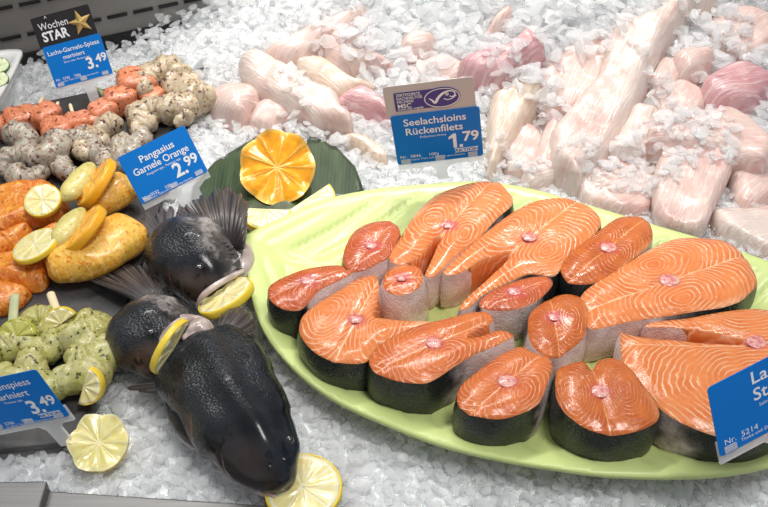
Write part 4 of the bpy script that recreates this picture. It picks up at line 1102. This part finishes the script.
for layer in range(3):
    y = -.33
    while y < .66:
        big = .0066+.0034*sst(.05, .3, y)*sst(-.25, .05, x if False else 0)
        st = .0105+.0035*sst(.08, .3, y)
        xm = .36+.17*(y+.35)/.9+.06
        x = -xm
        while x < xm:
            jx = x+random.uniform(-.5, .5)*st; jy = y+random.uniform(-.5, .5)*st
            sz = (.0060+.0038*sst(.05, .3, jy)*sst(-.3, .0, jx))*random.choice((.7, .85, 1, 1.15, 1.3))
            x += st
            if near_excl(jx, jy) or wl(jx, jy) > -.004: continue
            ft = fill_top(jx, jy) if jy > .08 else None
            z = h(jx, jy)+(.000, .003, .006)[layer]+random.uniform(-.002, .003)
            if ft is not None:
                nz = noise.noise(Vector((jx*13+5, jy*13, 1.7)))
                if layer == 2 and nz > .09 and random.random() < .75: z = ft+sz*.3
                elif layer == 1 and nz > .22 and random.random() < .7: z = ft+sz*.6
                else: continue
            elif jy > .12:
                nz = noise.noise(Vector((jx*13+5, jy*13, 1.7)))
                z += .008*sst(.12, .2, jy)
                if layer > 0: z += .011*max(0, nz+.25)*layer
            put(jx, jy, z, sz)
        y += st*.9
# the packed bed beneath
gx = np.arange(-.75, .751, .012); gy = np.arange(-.345, .72, .012)
bv_ = np.array([(x, y, h(x, y)+.001 if not near_excl(x, y) else min(h(x, y)-.004, -.002)) for y in gy for x in gx])
nx = len(gx)
bf = []
for j in range(len(gy)-1):
    for i in range(nx-1):
        a = j*nx+i; x, y = gx[i], gy[j]
        if wl(x, y) > .02: continue
        bf.append((a, a+1, a+nx+1, a+nx))
V = np.concatenate(CV+[bv_]); T3 = np.concatenate(CF_)
me = bpy.data.meshes.new('crushed_ice')
nt = len(T3); nq = len(bf); bfa = np.array(bf)+off
me.vertices.add(len(V)); me.vertices.foreach_set('co', V.astype(np.float32).ravel())
me.loops.add(nt*3+nq*4); me.loops.foreach_set('vertex_index', np.concatenate([T3.ravel(), bfa.ravel()]).astype(np.int32))
me.polygons.add(nt+nq); me.polygons.foreach_set('loop_start', np.concatenate([np.arange(nt)*3, nt*3+np.arange(nq)*4]).astype(np.int32))
me.polygons.foreach_set('loop_total', np.concatenate([np.full(nt, 3), np.full(nq, 4)]).astype(np.int32))
me.materials.append(M_ICE); me.materials.append(M_BED); me.polygons.foreach_set('material_index', [0]*nt+[1]*nq); me.update(calc_edges=True); me.validate()
me.polygons.foreach_set('use_smooth', [False]*len(me.polygons))
o = bpy.data.objects.new('crushed_ice', me); C.objects.link(o)
tag(o, 'crushed ice heaped over the whole counter around the fish', 'ice', kind='stuff')
# ---------------------------------------------------------------- light
SC.cycles.max_bounces = 14; SC.cycles.diffuse_bounces = 7; SC.cycles.transmission_bounces = 12; SC.cycles.transparent_max_bounces = 24
w = bpy.data.worlds.new('world'); SC.world = w; w.use_nodes = True
w.node_tree.nodes['Background'].inputs[0].default_value = (.90, .94, 1.0, 1); w.node_tree.nodes['Background'].inputs[1].default_value = .32
def area(name, loc, tgt, sx, sy, e, col):
    l = bpy.data.lights.new(name, 'AREA'); l.shape = 'RECTANGLE'; l.size = sx; l.size_y = sy; l.energy = e; l.color = col
    o = bpy.data.objects.new(name, l); C.objects.link(o); o.location = loc; o.rotation_euler = (Vector(tgt)-Vector(loc)).to_track_quat('-Z', 'Y').to_euler(); return o
area('counter_lamp', (-.35, .55, 1.5), (.0, .05, 0), 1.2, .10, 11, (1, .97, .93))
area('ceiling_lamp', (.5, -.5, 2.2), (.1, .1, 0), .5, .5, 17, (1, .97, .94))
def spot(loc, tgt, e, ang, col, bl=.9, sz=.06):
    l = bpy.data.lights.new('spot_lamp', 'SPOT'); l.energy = e; l.spot_size = R(ang); l.spot_blend = bl; l.color = col; l.shadow_soft_size = sz
    o = bpy.data.objects.new('spot_lamp', l); C.objects.link(o); o.location = loc; o.rotation_euler = (Vector(tgt)-Vector(loc)).to_track_quat('-Z', 'Y').to_euler(); return o
spot((.25, .9, 1.6), tuple(G(470, 70)), 56, 34, (1, .93, .86))
spot((-.3, .8, 1.5), tuple(G(230, 140)), 20, 22, (1, .96, .92))
vs_ = SC.view_settings; vs_.view_transform = 'Standard'; vs_.look = 'None'; vs_.exposure = .42; vs_.gamma = 1; vs_.use_curve_mapping = False
